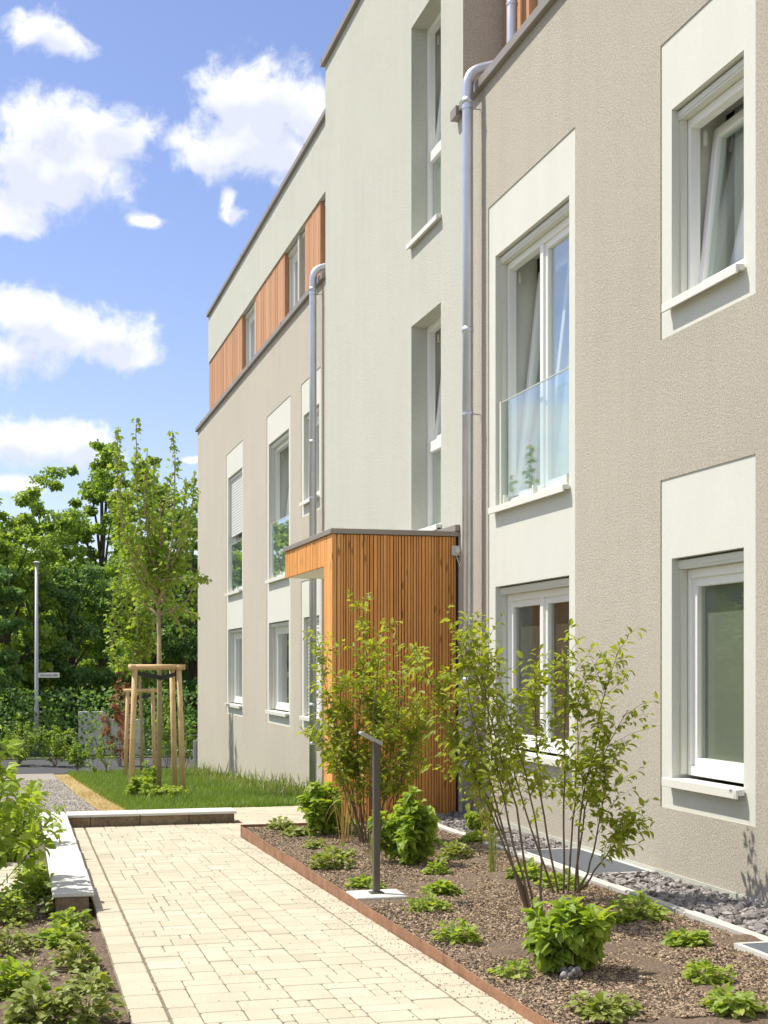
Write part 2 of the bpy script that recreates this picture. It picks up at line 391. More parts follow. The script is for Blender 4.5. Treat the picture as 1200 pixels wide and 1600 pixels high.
for (x0, x1, y0, y1) in ((XL, XR, 2.5, YB), (XL, 4.08, YB, 13.4), (2.12, 4.08, 13.4, 15.35)):
    ny = 12; n = len(b.v)
    for y in np.linspace(y0, y1, ny+1):
        for x in (x0, x1): b.v.append((x, y, (zpave(y) if y <= 13.4 else zg(y)) - .0075))
    for j in range(ny): a = n+j*2; b.f.append((a, a+1, a+3, a+2))
skew(b); b.build('path_bedding', M['joint'], kind='structure')
lp = MB(); stones(lp, -3.0, .14, 8.9, 10.7); lp.build('side_path', M['paving'], kind='structure')
sheet('gravel_path', -6, .19, 10.75, 13.6, zpave, -.02, M['gravelpath'])
sheet('gravel_path', -6, 1.02, 13.6, 31, zg, -.02, M['gravelpath'])
sheet('side_path_bedding', -3.05, .16, 8.85, 10.74, zpave, -.02, M['joint'])
sheet('road', -60, 60, 31.0, 36.4, zg, -.03, M['asphalt'])
sheet('road_verge', -60, 60, 36.4, 60, zg, -.01, M['lawnbase'])
sheet('lawn_soil', 1.28, 2.11, 13.5, 15.36, zg, -.03, M['lawnbase'], ny=4)
sheet('lawn_soil', 1.28, 4.09, 15.36, 30.9, zg, -.03, M['lawnbase'])
sheet('dry_lawn_edge', 1.0, 1.30, 13.5, 30.0, zg, -.012, M['drystrip'])

# beds, with a lumpy surface
def bed(name, x0, x1, y0, y1, zf, amp=.012, res=.05):
    b = MB(); nx = int((x1-x0)/res); ny = int((y1-y0)/res)
    H = rng.normal(0, amp, (ny+1, nx+1)); H = (H + np.roll(H, 1, 0) + np.roll(H, 1, 1) + np.roll(H, -1, 0))/4
    L = rng.normal(0, 1, (ny//8+3, nx//8+3))
    for j in range(ny+1):
        for i in range(nx+1):
            fy, fx = j/8, i/8; a, c = int(fy), int(fx); fy -= a; fx -= c
            l = (L[a,c]*(1-fx)+L[a,c+1]*fx)*(1-fy)+(L[a+1,c]*(1-fx)+L[a+1,c+1]*fx)*fy
            b.v.append((x0+(x1-x0)*i/nx, y0+(y1-y0)*j/ny, zf(y0+(y1-y0)*j/ny)+H[j,i]+l*amp*.8))
    k = nx+1
    for j in range(ny):
        for i in range(nx): a = j*k+i; b.f.append((a, a+1, a+k+1, a+k))
    return b.build(name, M['soil'], kind='structure', smooth=True)
bed('bed_soil', XR+.006, 3.53, 3.0, YB-.01, zbed)
zl = lambda Y: zpave(Y) - .035
bed('bed_soil', -2.5, XL+.05, 2.5, 8.8, zl)

# loose chips on the beds
def chips(name, n, x0, x1, y0, y1, zf, s0, s1, m, flat=.5, dens_pow=1.0, dz=0):
    u = rng.random(n)**dens_pow; X = rng.uniform(x0, x1, n); Y = y0+(y1-y0)*u
    Z = np.array([zf(y) for y in Y]) + dz
    S = rng.uniform(s0, s1, n)
    base = np.array([(1,0,0),(-.5,.87,0),(-.5,-.87,0),(0,0,1),(0,0,-1)], float)
    V = np.repeat(base[None], n, 0)*np.stack([rng.uniform(.6,1.3,n), rng.uniform(.5,1.1,n), rng.uniform(.3,.8,n)*flat*1.6], 1)[:, None, :]
    V += rng.normal(0, .12, V.shape)
    A = rng.uniform(0, 2*np.pi, n); B = rng.normal(0, .5, n)
    ca, sa, cb_, sb = np.cos(A), np.sin(A), np.cos(B), np.sin(B)
    Rz = np.zeros((n,3,3)); Rz[:,0,0]=ca; Rz[:,0,1]=-sa; Rz[:,1,0]=sa; Rz[:,1,1]=ca; Rz[:,2,2]=1
    Rx = np.zeros((n,3,3)); Rx[:,0,0]=1; Rx[:,1,1]=cb_; Rx[:,1,2]=-sb; Rx[:,2,1]=sb; Rx[:,2,2]=cb_
    V = np.einsum('nij,nkj->nki', Rz@Rx, V)*S[:, None, None]
    V += np.stack([X, Y, Z+S*.25], 1)[:, None, :]
    Fc = np.array([(0,1,3),(1,2,3),(2,0,3),(1,0,4),(2,1,4),(0,2,4)])
    Fa = (Fc[None] + (np.arange(n)*5)[:, None, None]).reshape(-1, 3)
    b = MB(); b.v = V.reshape(-1, 3); b.f = Fa.tolist(); return b.build(name, m, kind='stuff')
chips('bed_chips', 62000, XR+.01, 3.51, 4.9, YB-.03, zbed, .005, .013, M['chip'], dens_pow=1.25, dz=.005)
chips('bed_chips', 11000, -.7, XL-.03, 4.9, 8.7, zl, .004, .011, M['chip'])

chips('path_gravel', 16000, -1.2, 1.0, 13.6, 27, zg, .008, .018, M['chipgrey'], dens_pow=1.4, dz=-.022)
chips('path_gravel', 6000, -1.5, .18, 10.75, 13.6, zpave, .008, .018, M['chipgrey'], dz=-.022)
def crumbs(name, n, x0, x1, y0, y1, side):
    rr = random.Random(5); b = MB()
    for _ in range(n):
        t = abs(rr.gauss(0, .12)) if side else rr.random()*(x1-x0); x = x1-t if side > 0 else x0+t; y = y0+(y1-y0)*rr.random(); s_ = rr.uniform(.002, .006); z = zpave(y)+.001; a = rr.random()*6
        c_, d_ = math.cos(a)*s_, math.sin(a)*s_; k = len(b.v); b.v += [(x+c_, y+d_, z), (x-d_, y+c_, z), (x-c_*.8, y-d_, z), (x, y, z+s_*.8)]; b.f += [(k, k+1, k+3), (k+1, k+2, k+3), (k+2, k, k+3)]
    b.build(name, M['chip'], kind='stuff')
crumbs('crumbs', 900, XL, XR-.005, 4.8, YB, 1); crumbs('crumbs', 260, XL+.05, XR, 4.8, 13, 0)
# ------------------------------------------------------------------ building
bld = empty('apartment_building', (D, 12.5, 0), 'white and taupe rendered apartment block with wood clad porch beside the paved path', 'building')
def holes(b, x, y0, y1, z0, z1, hs, flip=False):
    """rectangle on the plane X=x facing -X with rectangular holes (ya,yb,za,zb)"""
    Y = sorted({y0, y1, *[v for h in hs for v in h[:2] if y0 < v < y1]}); Z = sorted({z0, z1, *[v for h in hs for v in h[2:] if z0 < v < z1]})
    for a, c in zip(Y, Y[1:]):
        for p, q in zip(Z, Z[1:]):
            my, mz = (a+c)/2, (p+q)/2
            if any(h[0] < my < h[1] and h[2] < mz < h[3] for h in hs): continue
            b.quad((x, a, p), (x, a, q), (x, c, q), (x, c, p))
def reveal(b, x0, x1, h):
    ya, yb, za, zb = h
    b.quad((x0, yb, za), (x0, yb, zb), (x1, yb, zb), (x1, yb, za)); b.quad((x0, ya, za), (x1, ya, za), (x1, ya, zb), (x0, ya, zb))
    b.quad((x0, ya, zb), (x1, ya, zb), (x1, yb, zb), (x0, yb, zb)); b.quad((x0, ya, za), (x0, yb, za), (x1, yb, za), (x1, ya, za))

ZC = 6.50                                     # underside of the copings over the second storey
YW1, YW0 = Yof(509), 12.50                    # white stair block from YW0 (near) to YW1 (far)
YE = Yof(309)                                 # far end of the building
GF = (.66, 2.08); FR = (2.73, 4.935); SM = (3.67, 4.935)
wn_near = (Yof(1160.5), Yof(1048)); wn_mid = (Yof(888), Yof(773)); bw_near = (Yof(1180.5), Yof(1032)); bw_mid = (Yof(898.5), Yof(763))
wf1 = (Yof(377.7), Yof(355.9)); bf1 = (Yof(379.5), Yof(353.4)); wf2 = (Yof(450.6), Yof(419.4)); bf2 = (Yof(453.8), Yof(416.8))
wf3 = (Yof(473.8)-1.02, Yof(473.8)); bf3 = (Yof(470.5)-1.30, Yof(470.5))
X2 = D + .38                                  # set-back top storey
# (opening y0,y1,z0,z1, style)
bandsR = [((*bw_near, .49, 2.595), [(*wn_near, *GF)]), ((*bw_near, 3.50, 5.40), [(*wn_near, *SM)]), ((*bw_mid, .49, 5.40), [(*wn_mid, *GF), (*wn_mid, *FR)])]
bandsL = [((*bf1, .49, 5.40), [(*wf1, *GF), (*wf1, *FR)]), ((*bf2, .49, 5.40), [(*wf2, *GF), (*wf2, *FR)]),
          ((*bf3, .49, 2.595), [(*wf3, *GF)]), ((*bf3, 3.50, 5.40), [(*wf3, *SM)])]
REC = .105
for (ya, yb, bands, nm, yext) in ((1.0, YW0, bandsR, 'near', 0), (YW1, YE, bandsL, 'far', 1)):
    b = MB(); holes(b, D, ya, yb, -1.2, ZC+.02, [h for h, _ in bands])
    for h, _ in bands: reveal(b, D, D+.007, h)
    if nm == 'far':
        b.quad((D, YE, -1.2), (D+9, YE, -1.2), (D+9, YE, ZC+.02), (D, YE, ZC+.02))
    b.build('wall', M['taupe'], bld)['label'] = 'taupe textured render wall'
    for h, ops in bands:
        b = MB(); holes(b, D+.007, *h, ops)
        for o_ in ops: reveal(b, D+.007, D+.39, o_)
        b.build('window_surround', M['band'], bld)
# stair block
ws = (Yof(689.5), Yof(643.3)); WS = [(*ws, 5.74, 8.02), (*ws, 2.74, 4.92)]
b = MB(); holes(b, D-.004, YW0, YW1, -.6, 9.30, WS)
for o_ in WS: reveal(b, D-.004, D+.39, o_)
b.quad((D-.004, YW0, -.6), (D, YW0, -.6), (D, YW0, ZC), (D-.004, YW0, ZC))
b.quad((D-.004, YW1, -.6), (D-.004, YW1, 9.3), (D+3, YW1, 9.3), (D+3, YW1, -.6))
b.build('wall', M['white'], bld)['label'] = 'white render stair block wall'
b = MB(); b.quad((D-.004, YW0-.002, ZC), (D+3, YW0-.002, ZC), (D+3, YW0-.002, 9.30), (D-.004, YW0-.002, 9.30)); b.build('wall', M['taupe'], bld)['label'] = 'taupe side face of the stair block above the lower roof'
# copings (metal cap with a drip edge)
def coping(x0, x1, y0, y1, z, t=.085, parent=bld):
    b = MB(); b.bbox(x0, x1, y0, y1, z, z+t, .006)
    y = y0 + 2.9
    while y < y1: b.box(x0-.003, x0+.06, y-.03, y+.03, z-.002, z+t+.004); y += 3.0
    return b.build('coping', M['coping'], parent)
coping(D-.05, D+.5, 1.0, YW0-.01, ZC); coping(D-.05, D+.5, YW1+.01, YE+.05, ZC)
coping(D-.055, D+1.2, YW0-.05, YW1+.05, 9.30); coping(X2-.07, X2+.5, YW1+.01, YE+.9, 9.23); coping(X2-.07, X2+.5, 1.0, YW0-.06, 9.23)
b = MB(); b.box(D-.075, D+.02, YW0-.0, YW0+.17, ZC-.03, ZC+.06); b.build('coping_end', M['coping'], bld)
# top storey, far part: wood panels between windows, white render above
YE2 = Yof(327, X2)
def top_storey(segs, y0, y1, zt=8.20, ztop=9.25):
    b = MB(); b.quad((X2-.02, y0, zt), (X2-.02, y0, ztop), (X2-.02, y1, ztop), (X2-.02, y1, zt))
    b.quad((X2-.02, y0, zt), (X2-.02, y1, zt), (X2+.16, y1, zt), (X2+.16, y0, zt)); b.quad((X2-.02, y1, zt), (X2-.02, y1, ztop), (X2+8, y1, ztop), (X2+8, y1, zt))
    b.build('wall', M['white'], bld)['label'] = 'white render parapet of the set-back top storey'
    for (a, c) in segs:
        b = MB(); y = a
        while y < c - .01:
            wd = min(random.choice((.055, .07, .085, .10)), c-y); b.box(X2+random.uniform(0, .006), X2+.16, y, y+wd-.006, ZC, zt-.004); y += wd
        b.build('wood_panel', M['cedar'], bld)
    b = MB(); b.quad((X2+.165, y0, ZC-.05), (X2+.165, y0, zt), (X2+.165, y1, zt), (X2+.165, y1, ZC-.05)); return b
segF = [(Yof(378, X2), YE2), (Yof(444.5, X2), Yof(399.5, X2)), (Yof(500, X2), Yof(476, X2))]
topw = [(Yof(399.5, X2), Yof(378, X2)), (Yof(476, X2), Yof(444.5, X2)), (Yof(530, X2), Yof(500, X2))]
top_storey(segF, YW1+.01, YE2)
b = MB(); holes(b, X2+.165, YW1, YE2, ZC-.05, 8.2, [(a+.02, c-.02, ZC+.0, 8.2) for a, c in topw]); b.quad((X2+.02, YE2-.01, ZC), (X2+8, YE2-.01, ZC), (X2+8, YE2-.01, 8.2), (X2+.02, YE2-.01, 8.2))
b.build('wall', M['cedar'], bld)
segN = [(Yof(826, X2), YW0-.03), (2.0, Yof(1010, X2))]
top_storey(segN, 1.0, YW0-.02)
topn = (Yof(1010, X2), Yof(826, X2))
b = MB(); holes(b, X2+.165, 1.0, YW0, ZC-.05, 8.2, [(topn[0]+.02, topn[1]-.02, ZC, 8.2)]); b.build('wall', M['cedar'], bld)
# roof deck, inner rooms
b = MB(); b.box(X2+.3, D+9, 1.0, YE, 9.0, 9.1); b.build('roof', M['coping'], bld)
b = MB(); b.box(D+.52, D+9, 1.0, YE, ZC-.12, ZC-.05); b.build('terrace', M['coping'], bld)
b = MB()
for z in (-.2, 2.35, 5.3): b.box(D+.40, D+5, 1.02, YE-.05, z, z+.12)
for y in (5.9, 9.3, 12.5, 15.2, 18.3, 22.0, 26.0): b.box(D+.40, D+5, y, y+.12, -.9, 9)
b.box(D+4.0, D+4.2, 1.02, YE-.05, -.9, 9); b.box(D+.40, D+5, 1.0, 1.02, -.9, 9)
b.quad((D+9, 1, -1), (D+9, YE, -1), (D+9, YE, 9), (D+9, 1, 9)); b.quad((D, 1, -1), (D+9, 1, -1), (D+9, 1, 9), (D, 1, 9))
b.build('interior_wall', M['room'], bld)

# windows -------------------------------------------------------------
def member(b, xa, xb, y0, y1, z0, z1, w_, T=None):
    """rectangular ring of chamfered bars"""
    b.bbox(xa, xb, y0, y0+w_, z0, z1, .004, T); b.bbox(xa, xb, y1-w_, y1, z0, z1, .004, T)
    b.bbox(xa+.001, xb-.001, y0+w_, y1-w_, z0, z0+w_, .004, T); b.bbox(xa+.001, xb-.001, y0+w_, y1-w_, z1-w_, z1, .004, T)
def window(op, xf=D, blind=None, rec=REC, style='single', tilt=None, sill=True, head=True, shutter=0, transom=None, balu=False, curtain=None, label=None, proj=.052, fw=.058):
    ya, yb, za, zb = op; xw = xf+rec; hb = .07 if head else 0.0
    f = MB(); sl = .045 if sill else .0
    member(f, xw, xw+.075, ya, yb, za+sl, zb-hb, fw)
    if style == 'double': f.bbox(xw+.003, xw+.072, (ya+yb)/2-.035, (ya+yb)/2+.035, za+sl+fw, zb-hb-fw, .004)
    if transom: f.bbox(xw+.002, xw+.073, ya+fw, yb-fw, transom-.055, transom+.055, .004)
    win = f.build('window', M['frame'], bld)
    if label: win['label'] = label
    # shutter guides and lamella box
    if head:
        for (p, q) in ((ya, ya+.028), (yb-.028, yb)):
            r_ = MB(); r_.box(xw-.045, xw-.004, p, q, za+sl+.004, zb-.07); r_.build('guide_rail', M['rail'], win)
        h_ = MB(); h_.box(xw-.055, xw+.07, ya+.001, yb-.001, zb-hb+.001, zb-.012); h_.box(xw-.060, xw-.055, ya+.001, yb-.001, zb-.052, zb-.018)
        h_.build('shutter_box', M['rail'], win)
    # leaves
    leaves = []
    z0, z1 = za+sl+fw-.012, zb-hb-fw+.012
    if style == 'double': leaves = [(ya+fw-.012, (ya+yb)/2-.022, z0, z1), ((ya+yb)/2+.022, yb-fw+.012, z0, z1)]
    elif transom: leaves = [(ya+fw-.012, yb-fw+.012, transom+.043, z1), (ya+fw+.004, yb-fw-.004, z0+.016, transom-.059)]
    else: leaves = [(ya+fw-.012, yb-fw+.012, z0, z1)]
    for i, (a, c, p, q) in enumerate(leaves):
        T = None; xs = xw+.022
        if tilt is not None and i == tilt:
            T = Matrix.Translation((xs+.03, 0, p)) @ Matrix.Rotation(R(6.5), 4, 'Y') @ Matrix.Translation((-xs-.03, 0, -p)); T = Matrix.Translation((.03, 0, 0)) @ T
        if not (transom and i == 1):
            s_ = MB(); member(s_, xs, xs+.068, a, c, p, q, .066, T); s_.build('sash', M['frame'], win)
            g_ = MB(); g_.box(xs+.028, xs+.036, a+.06, c-.06, p+.06, q-.06, T); g_.build('pane', M['dullglass' if blind else 'glass'], win)
        else:
            g_ = MB(); g_.box(xs+.02, xs+.03, a, c, p, q); g_.build('pane', M['glass'], win)
            g_ = MB(); g_.box(xs+.035, xs+.04, a, c, p, q); g_.build('privacy_film', M['frost'], win)
    if tilt is not None:                       # seal line, stay arm
        e = MB(); a, c, p, q = leaves[tilt]; e.box(xw+.09, xw+.11, c-.03, c-.018, q-.12, q-.03); e.build('tilt_fitting', M['rail'], win)
    if sill:
        s_ = MB(); s_.bbox(xf-proj, xw-.002, ya+.004, yb-.004, za+.004, za+.026, .004)
        s_.bbox(xf-proj-.003, xf-proj+.012, ya-.022, yb+.022, za-.026, za+.029, .003)
        for (p, q) in ((ya-.024, ya-.0), (yb+.0, yb+.024)): s_.bbox(xf-proj+.012, xf-.001, p, q, za-.006, za+.030, .002)
        s_.box(xf-proj+.012, xf-.001, ya, yb, za-.002, za+.004)
        s_.build('window_sill', M['sill'], win)
    if shutter > 0:
        s_ = MB(); zt = zb-.07; zz = zt; zbot = zt-(zt-za-.04)*shutter
        while zz > zbot:
            s_.bbox(xw-.038, xw-.024, ya+.02, yb-.02, zz-.045, zz-.006, .005); s_.box(xw-.030, xw-.026, ya+.02, yb-.02, zz-.052, zz); zz -= .05
        s_.build('roller_shutter', M['shutter'], win)
    if curtain:
        for (c0, c1, zc0) in curtain:
            s_ = MB(); y = ya+(yb-ya)*c0; y1 = ya+(yb-ya)*c1; n_ = 60; x0 = xw+.34
            for k in range(n_+1):
                t = k/n_; yy = y+(y1-y)*t; xx = x0+.025*math.sin(t*(y1-y)*85)+.012*math.sin(t*(y1-y)*31+1)
                s_.v += [(xx, yy, zc0), (xx, yy, zb+.05)]
            for k in range(n_): s_.f.append((2*k, 2*k+2, 2*k+3, 2*k+1))
            s_.build('curtain', M['curtain'], win, smooth=True)
    if blind:
        for (a, c, p, q) in leaves: g_ = MB(); g_.box(xw+.078, xw+.082, a+.045, c-.045, p+.045, q-.045); g_.build('blind', M[blind], win)
    if balu:
        zb0, zb1 = za+.10, za+.93; xb = xf+.045
        g_ = MB(); g_.box(xb, xb+.014, ya+.075, yb-.075, zb0, zb1); g_.build('glass_balustrade', M['baluglass'], win)
        for p in (ya+.03, yb-.066): r_ = MB(); r_.box(xb-.012, xb+.026, p, p+.036, za+.05, zb1+.01); r_.build('balustrade_post', M['rail'], win)
        r_ = MB(); r_.box(xb-.002, xb+.016, ya+.068, yb-.068, zb1+.001, zb1+.007); r_.build('balustrade_rail', M['rail'], win)
        for p in (ya+.12, (ya+yb)/2, yb-.14): r_ = MB(); r_.box(xb-.010, xb+.03, p, p+.025, za+.05, zb0+.03); r_.build('glass_clamp', M['rail'], win)
    return win
window((*wn_near, *GF), label='closed narrow ground floor window nearest the camera', blind='blindgreen')
window((*wn_near, *SM), tilt=0, label='tilted narrow upper window nearest the camera', curtain=[(.0, 1, 3.6)])
window((*wn_mid, *GF), style='double', label='dark two-leaf ground floor window behind the shrub', blind='blindbrown')
window((*wn_mid, *FR), style='double', tilt=1, balu=True, label='two-leaf french window, one leaf tilted, behind a glass balustrade', curtain=[(0, 1, 2.7)])
window((*wf1, *GF)); window((*wf1, *FR), shutter=.5, balu=True, label='french window with shutter half down')
window((*wf2, *GF)); window((*wf2, *FR), tilt=0, balu=True, curtain=[(.3, 1, 2.7)])
window((*wf3, *GF), shutter=1.0, label='ground floor window with shutter fully closed'); window((*wf3, *SM))
for o_, tr in zip(WS, (6.66, 3.66)): window(o_, xf=D-.004, rec=.17, transom=tr, tilt=0, head=False, label='narrow stairwell window with tilted upper leaf')
for a, c in topw: window((a+.02, c-.02, ZC+.02, 8.19), xf=X2, rec=.12, sill=False)
window((topn[0]+.02, topn[1]-.02, ZC+.02, 8.19), xf=X2, rec=.12, sill=False, style='double')

# downpipes --------------------------------------------------------------
def bend(pts, r=.07, n=5):
    out = [Vector(pts[0])]
    for a, b_, c in zip(pts, pts[1:], pts[2:]):
        a, b_, c = map(Vector, (a, b_, c)); p = b_+(a-b_).normalized()*r; q = b_+(c-b_).normalized()*r
        for k in range(n+1): t = k/n; out.append(p*(1-t)**2+b_*2*t*(1-t)+q*t*t)
    out.append(Vector(pts[-1])); return out
def downpipe(y, zlow, ztop, label):
    xp = D-.12; xu = X2-.085
    b = MB(); b.tube(bend([(xp, y, zlow), (xp, y, 6.66), (xu, y+.0, 6.80), (xu, y+.0, ztop)], .13, 7), .049, 20)
    for z in (zlow+1.35, 4.35, 6.38): b.tube([(xp, y, z), (xp, y, z+.05)], .0525, 20)
    p = b.build('downpipe', M['zinc'], bld, smooth=True); p['label'] = label
    for z in (.55+zlow*.4, 3.62, 6.33):
        k = MB(); k.tube([(xp, y, z), (xp, y, z+.022)], .054, 20); k.tube([(xp, y, z+.011), (D+.01, y-.0, z+.011)], .006, 6); k.box(xp-.01, xp+.01, y-.075, y-.05, z, z+.022)
        k.build('pipe_bracket', M['zinc'], p)
    k = MB(); k.tube([(xu, y, 7.3), (xu, y, 7.322)], .054, 20); k.build('pipe_bracket', M['zinc'], p)
downpipe(Yof(731, D-.12), -.1, 9.3, 'zinc downpipe beside the porch'); downpipe(Yof(489, D-.12), -.5, 9.2, 'zinc downpipe beyond the porch')

# porch ------------------------------------------------------------------
YP = 12.62; XP = Yof and YP*((-.0364)*cT+sT)/(cT+.0364*sT); YP2 = 12.95; YC = Yof(445.5, XP); ZP = 2.60
M['backing'] = mat('dark_backing', (.06, .035, .02), .9)
porch = MB()
porch.box(XP+.03, D-.006, YP+.03, YP2-.03, -.12, ZP-.02); porch.box(XP+.03, D-.006, YP2-.02, YC-.03, 2.34, ZP-.02)
pr = porch.build('porch', M['backing'], bld); pr['label'] = 'entrance porch clad in orange larch battens'
b = MB()
x = XP
while x < D-.03:                                # battens on the near face
    wd = random.choice((.019, .022, .024, .028, .033)); wd = min(wd, D-.008-x)
    if x == XP: wd = .045
    b.bbox(x, x+wd-.004, YP+random.uniform(-.003, .006), YP+.026, -.09, ZP-.004, .0018); x += wd+random.choice((.002, .003, .005))
b.build('timber_cladding', M['larch'], pr)
b = MB(); y = YP+.028
while y < YC-.01:
    wd = random.choice((.03, .045, .055, .07)); wd = min(wd, YC-y); zlow = -.12 if y < YP2-.02 else 2.325
    b.bbox(XP+random.uniform(-.002, .005), XP+.027, y, y+wd-.004, zlow, ZP-.004, .0018); y += wd
x = XP+.03
while x < D-.03: b.bbox(x, x+.056, YC-.027, YC, 2.325, ZP-.004, .0018); x += .06
b.build('timber_fascia', M['larch'], pr)
b = MB(); b.box(XP+.03, D-.01, YP2, YC-.03, 2.326, 2.339); b.build('soffit', M['soffit'], pr)
b = MB(); b.bbox(XP-.018, D-.004, YP-.018, YC+.018, ZP, ZP+.048, .004); b.bbox(D-.05, D-.006, YP-.03, YC, ZP+.05, ZP+.11, .004); b.build('roof_edge', M['coping'], pr)
# sensor box on the porch face
Xs = YP*((712-600)/F*cT+sT)/(cT-(712-600)/F*sT)
b = MB(); b.bbox(Xs-.045, Xs+.04, YP-.045, YP-.004, 2.42, 2.51, .006); b.build('wall_sensor', M['cable'], pr)
b = MB(); b.tube([(Xs, YP-.047, 2.465), (Xs, YP-.062, 2.465)], .024, 16); b.tube([(Xs, YP-.02, 2.42), (Xs+.03, YP-.02, 2.34), (Xs+.045, YP-.02, 2.28)], .006, 6); b.build('sensor_lens', M['rail'], pr)
# entrance door in the stair block behind the porch
b = MB(); b.box(D-.03, D-.006, 13.2, 14.4, -.05, 2.2); b.build('entrance_door', M['frame'], bld)

# ------------------------------------------------------------------ low walls, edging, kerb, gratings
def low_wall(name, x0, x1, y0, y1, along, label):
    zt = zpave((y0+y1)/2)+.115
    e = empty(name, ((x0+x1)/2, (y0+y1)/2, zpave(y0)), label, 'low wall')
    b = MB(); c = MB(); L = (x1-x0) if along == 'x' else (y1-y0); n = max(1, round(L/.9)); m_ = max(1, round(L/.42))
    for k in range(n):
        g_ = .0025
        if along == 'x': c.bbox(x0+L*k/n+g_, x0+L*(k+1)/n-g_, y0, y1, zt-.026, zt, .005)
        else: zc = zpave(y0+L*(k+.5)/n)+.115; c.bbox(x0, x1, y0+L*k/n+g_, y0+L*(k+1)/n-g_, zc-.026, zc, .005)
    for k in range(m_):
        if along == 'x': b.bbox(x0+.003+L*k/m_, x0-.002-(.02 if k == m_-1 else 0)+L*(k+1)/m_, y0+.02, y1-.02, zt-.3, zt-.028, .004)
        else: zc = zpave(y0+L*(k+.5)/m_)+.115; b.bbox(x0+.02, x1-.03, y0+.02+L*k/m_, y0+.015+L*(k+1)/m_, zc-.3, zc-.028, .005)
    if along == 'y':
        for q in (b, c): q.v = [(x+.0115*(y-8.25), y, z) for x, y, z in q.v]
    b.build('wall_block', M['block'], e); c.build('wall_cap', M['cap'], e); return e
low_wall('low_wall', .268, .500, 8.25, 13.14, 'y', 'long low block wall with pale cap left of the paved path')
low_wall('low_wall', .320, 2.10, 13.145, 13.47, 'x', 'low block wall with pale cap across the end of the path before the lawn')
# corten edge
e = MB(); n_ = 40
for k in range(n_+1):
    y = 3.0+(YB-3.0)*k/n_; z1 = zbed(y)+.020+.003*math.sin(k*.9); z0 = zpave(y)-.05; xw_ = XR+.004*math.sin(k*.5)
    e.v += [(xw_, y, z0), (xw_, y, z1), (xw_+.006, y, z1), (xw_+.006, y, z0)]
for k in range(n_):
    for j in range(4): a = k*4+j; c_ = k*4+(j+1) % 4; e.f.append((a, c_, c_+4, a+4))
e.box(XR, 3.56, YB, YB+.006, zpave(YB)-.05, zbed(YB)+.028)
tag(e.build('steel_edging', M['corten'], origin=(XR, 8, 0)), 'rusty steel strip edging the planted bed along the path', 'edging')
# kerb between bed and gravel
XK = 3.55
k_ = MB(); y = 3.0
while y < YB+.6:
    l = 1.0; k_.bbox(XK, XK+.062, y+.002, y+l-.002, zbed(y)-.15, zbed(y+.5)+.018, .005); y += l
tag(k_.build('kerb', M['concrete'], origin=(XK, 8, 0)), 'narrow concrete kerb between planted bed and slate gravel strip', 'kerb')
sheet('gravel_base', XK+.06, D, 3.0, YP, zbed, -.03, M['soil'])
# grating
YG0 = at(935, 1369, zbed).y; YG1 = at(835, 1332, zbed).y
def grate(x0, x1, y0, y1, z, label, pitch=.022):
    e = empty('light_well_grate', ((x0+x1)/2, (y0+y1)/2, z), label, 'grate')
    f = MB(); w_ = .025
    f.box(x0, x1, y0, y0+w_, z-.03, z); f.box(x0, x1, y1-w_, y1, z-.03, z); f.box(x0, x0+w_, y0+w_, y1-w_, z-.03, z-.001); f.box(x1-w_, x1, y0+w_, y1-w_, z-.03, z-.001)
    f.build('grate_frame', M['cap'], e)
    g_ = MB(); y = y0+w_+pitch/2
    while y < y1-w_: g_.box(x0+w_, x1-w_, y-.0025, y+.0025, z-.022, z-.004); y += pitch
    x = x0+w_+pitch/2
    while x < x1-w_: g_.box(x-.0035, x+.0035, y0+w_, y1-w_, z-.020, z-.006); x += pitch
    g_.build('grid', M['bladegrate'], e)
grate(XK+.066, D-.01, YG0, YG1, zbed(YG0)+.016, 'galvanised light well grate set in the gravel by the wall')
p_ = at(1185, 1490, zbed); grate(p_.x-.06, p_.x+.5, p_.y-.55, p_.y+.12, zbed(p_.y)+.03, 'small grate with pale frame in the bed at the bottom right corner')
# slate rocks
def rocks(name, n, x0, x1, ranges, zf, s0, s1, m):
    b = MB()
    tot = sum(q-p for p, q in ranges)
    ico = [(0,0,1),(.89,0,.45),(.28,.85,.45),(-.72,.53,.45),(-.72,-.53,.45),(.28,-.85,.45),(.72,.53,-.45),(-.28,.85,-.45),(-.89,0,-.45),(-.28,-.85,-.45),(.72,-.53,-.45),(0,0,-1)]
    fc = [(0,1,2),(0,2,3),(0,3,4),(0,4,5),(0,5,1),(1,6,2),(2,7,3),(3,8,4),(4,9,5),(5,10,1),(6,7,2),(7,8,3),(8,9,4),(9,10,5),(10,6,1),(11,7,6),(11,8,7),(11,9,8),(11,10,9),(11,6,10)]
    for _ in range(n):
        u = random.random()*tot
        for p, q in ranges:
            if u < q-p: y = p+u; break
            u -= q-p
        s = random.uniform(s0, s1); M3 = Matrix.Rotation(random.uniform(0, 6.3), 3, 'Z') @ Matrix.Rotation(random.gauss(0, .5), 3, 'X') @ Matrix.Rotation(random.gauss(0, .4), 3, 'Y')
        sc = (random.uniform(.8, 1.6), random.uniform(.6, 1.1), random.uniform(.3, .75)); x = random.uniform(x0, x1); z = zf(y)+random.uniform(-.015, .014); k = len(b.v)
        for v in ico:
            j = random.uniform(.75, 1.2); pt = M3 @ Vector((v[0]*sc[0]*j, v[1]*sc[1]*j, v[2]*sc[2]*j)); b.v.append((x+pt.x*s, y+pt.y*s, z+pt.z*s))
        b.f += [(k+a, k+c, k+d) for a, c, d in fc]
    return b.build(name, m, kind='stuff')
rocks('slate_gravel', 4400, XK+.075, D-.03, [(5.6, YG0-.02), (YG1+.02, YP-.03)], zbed, .013, .033, M['slate'])
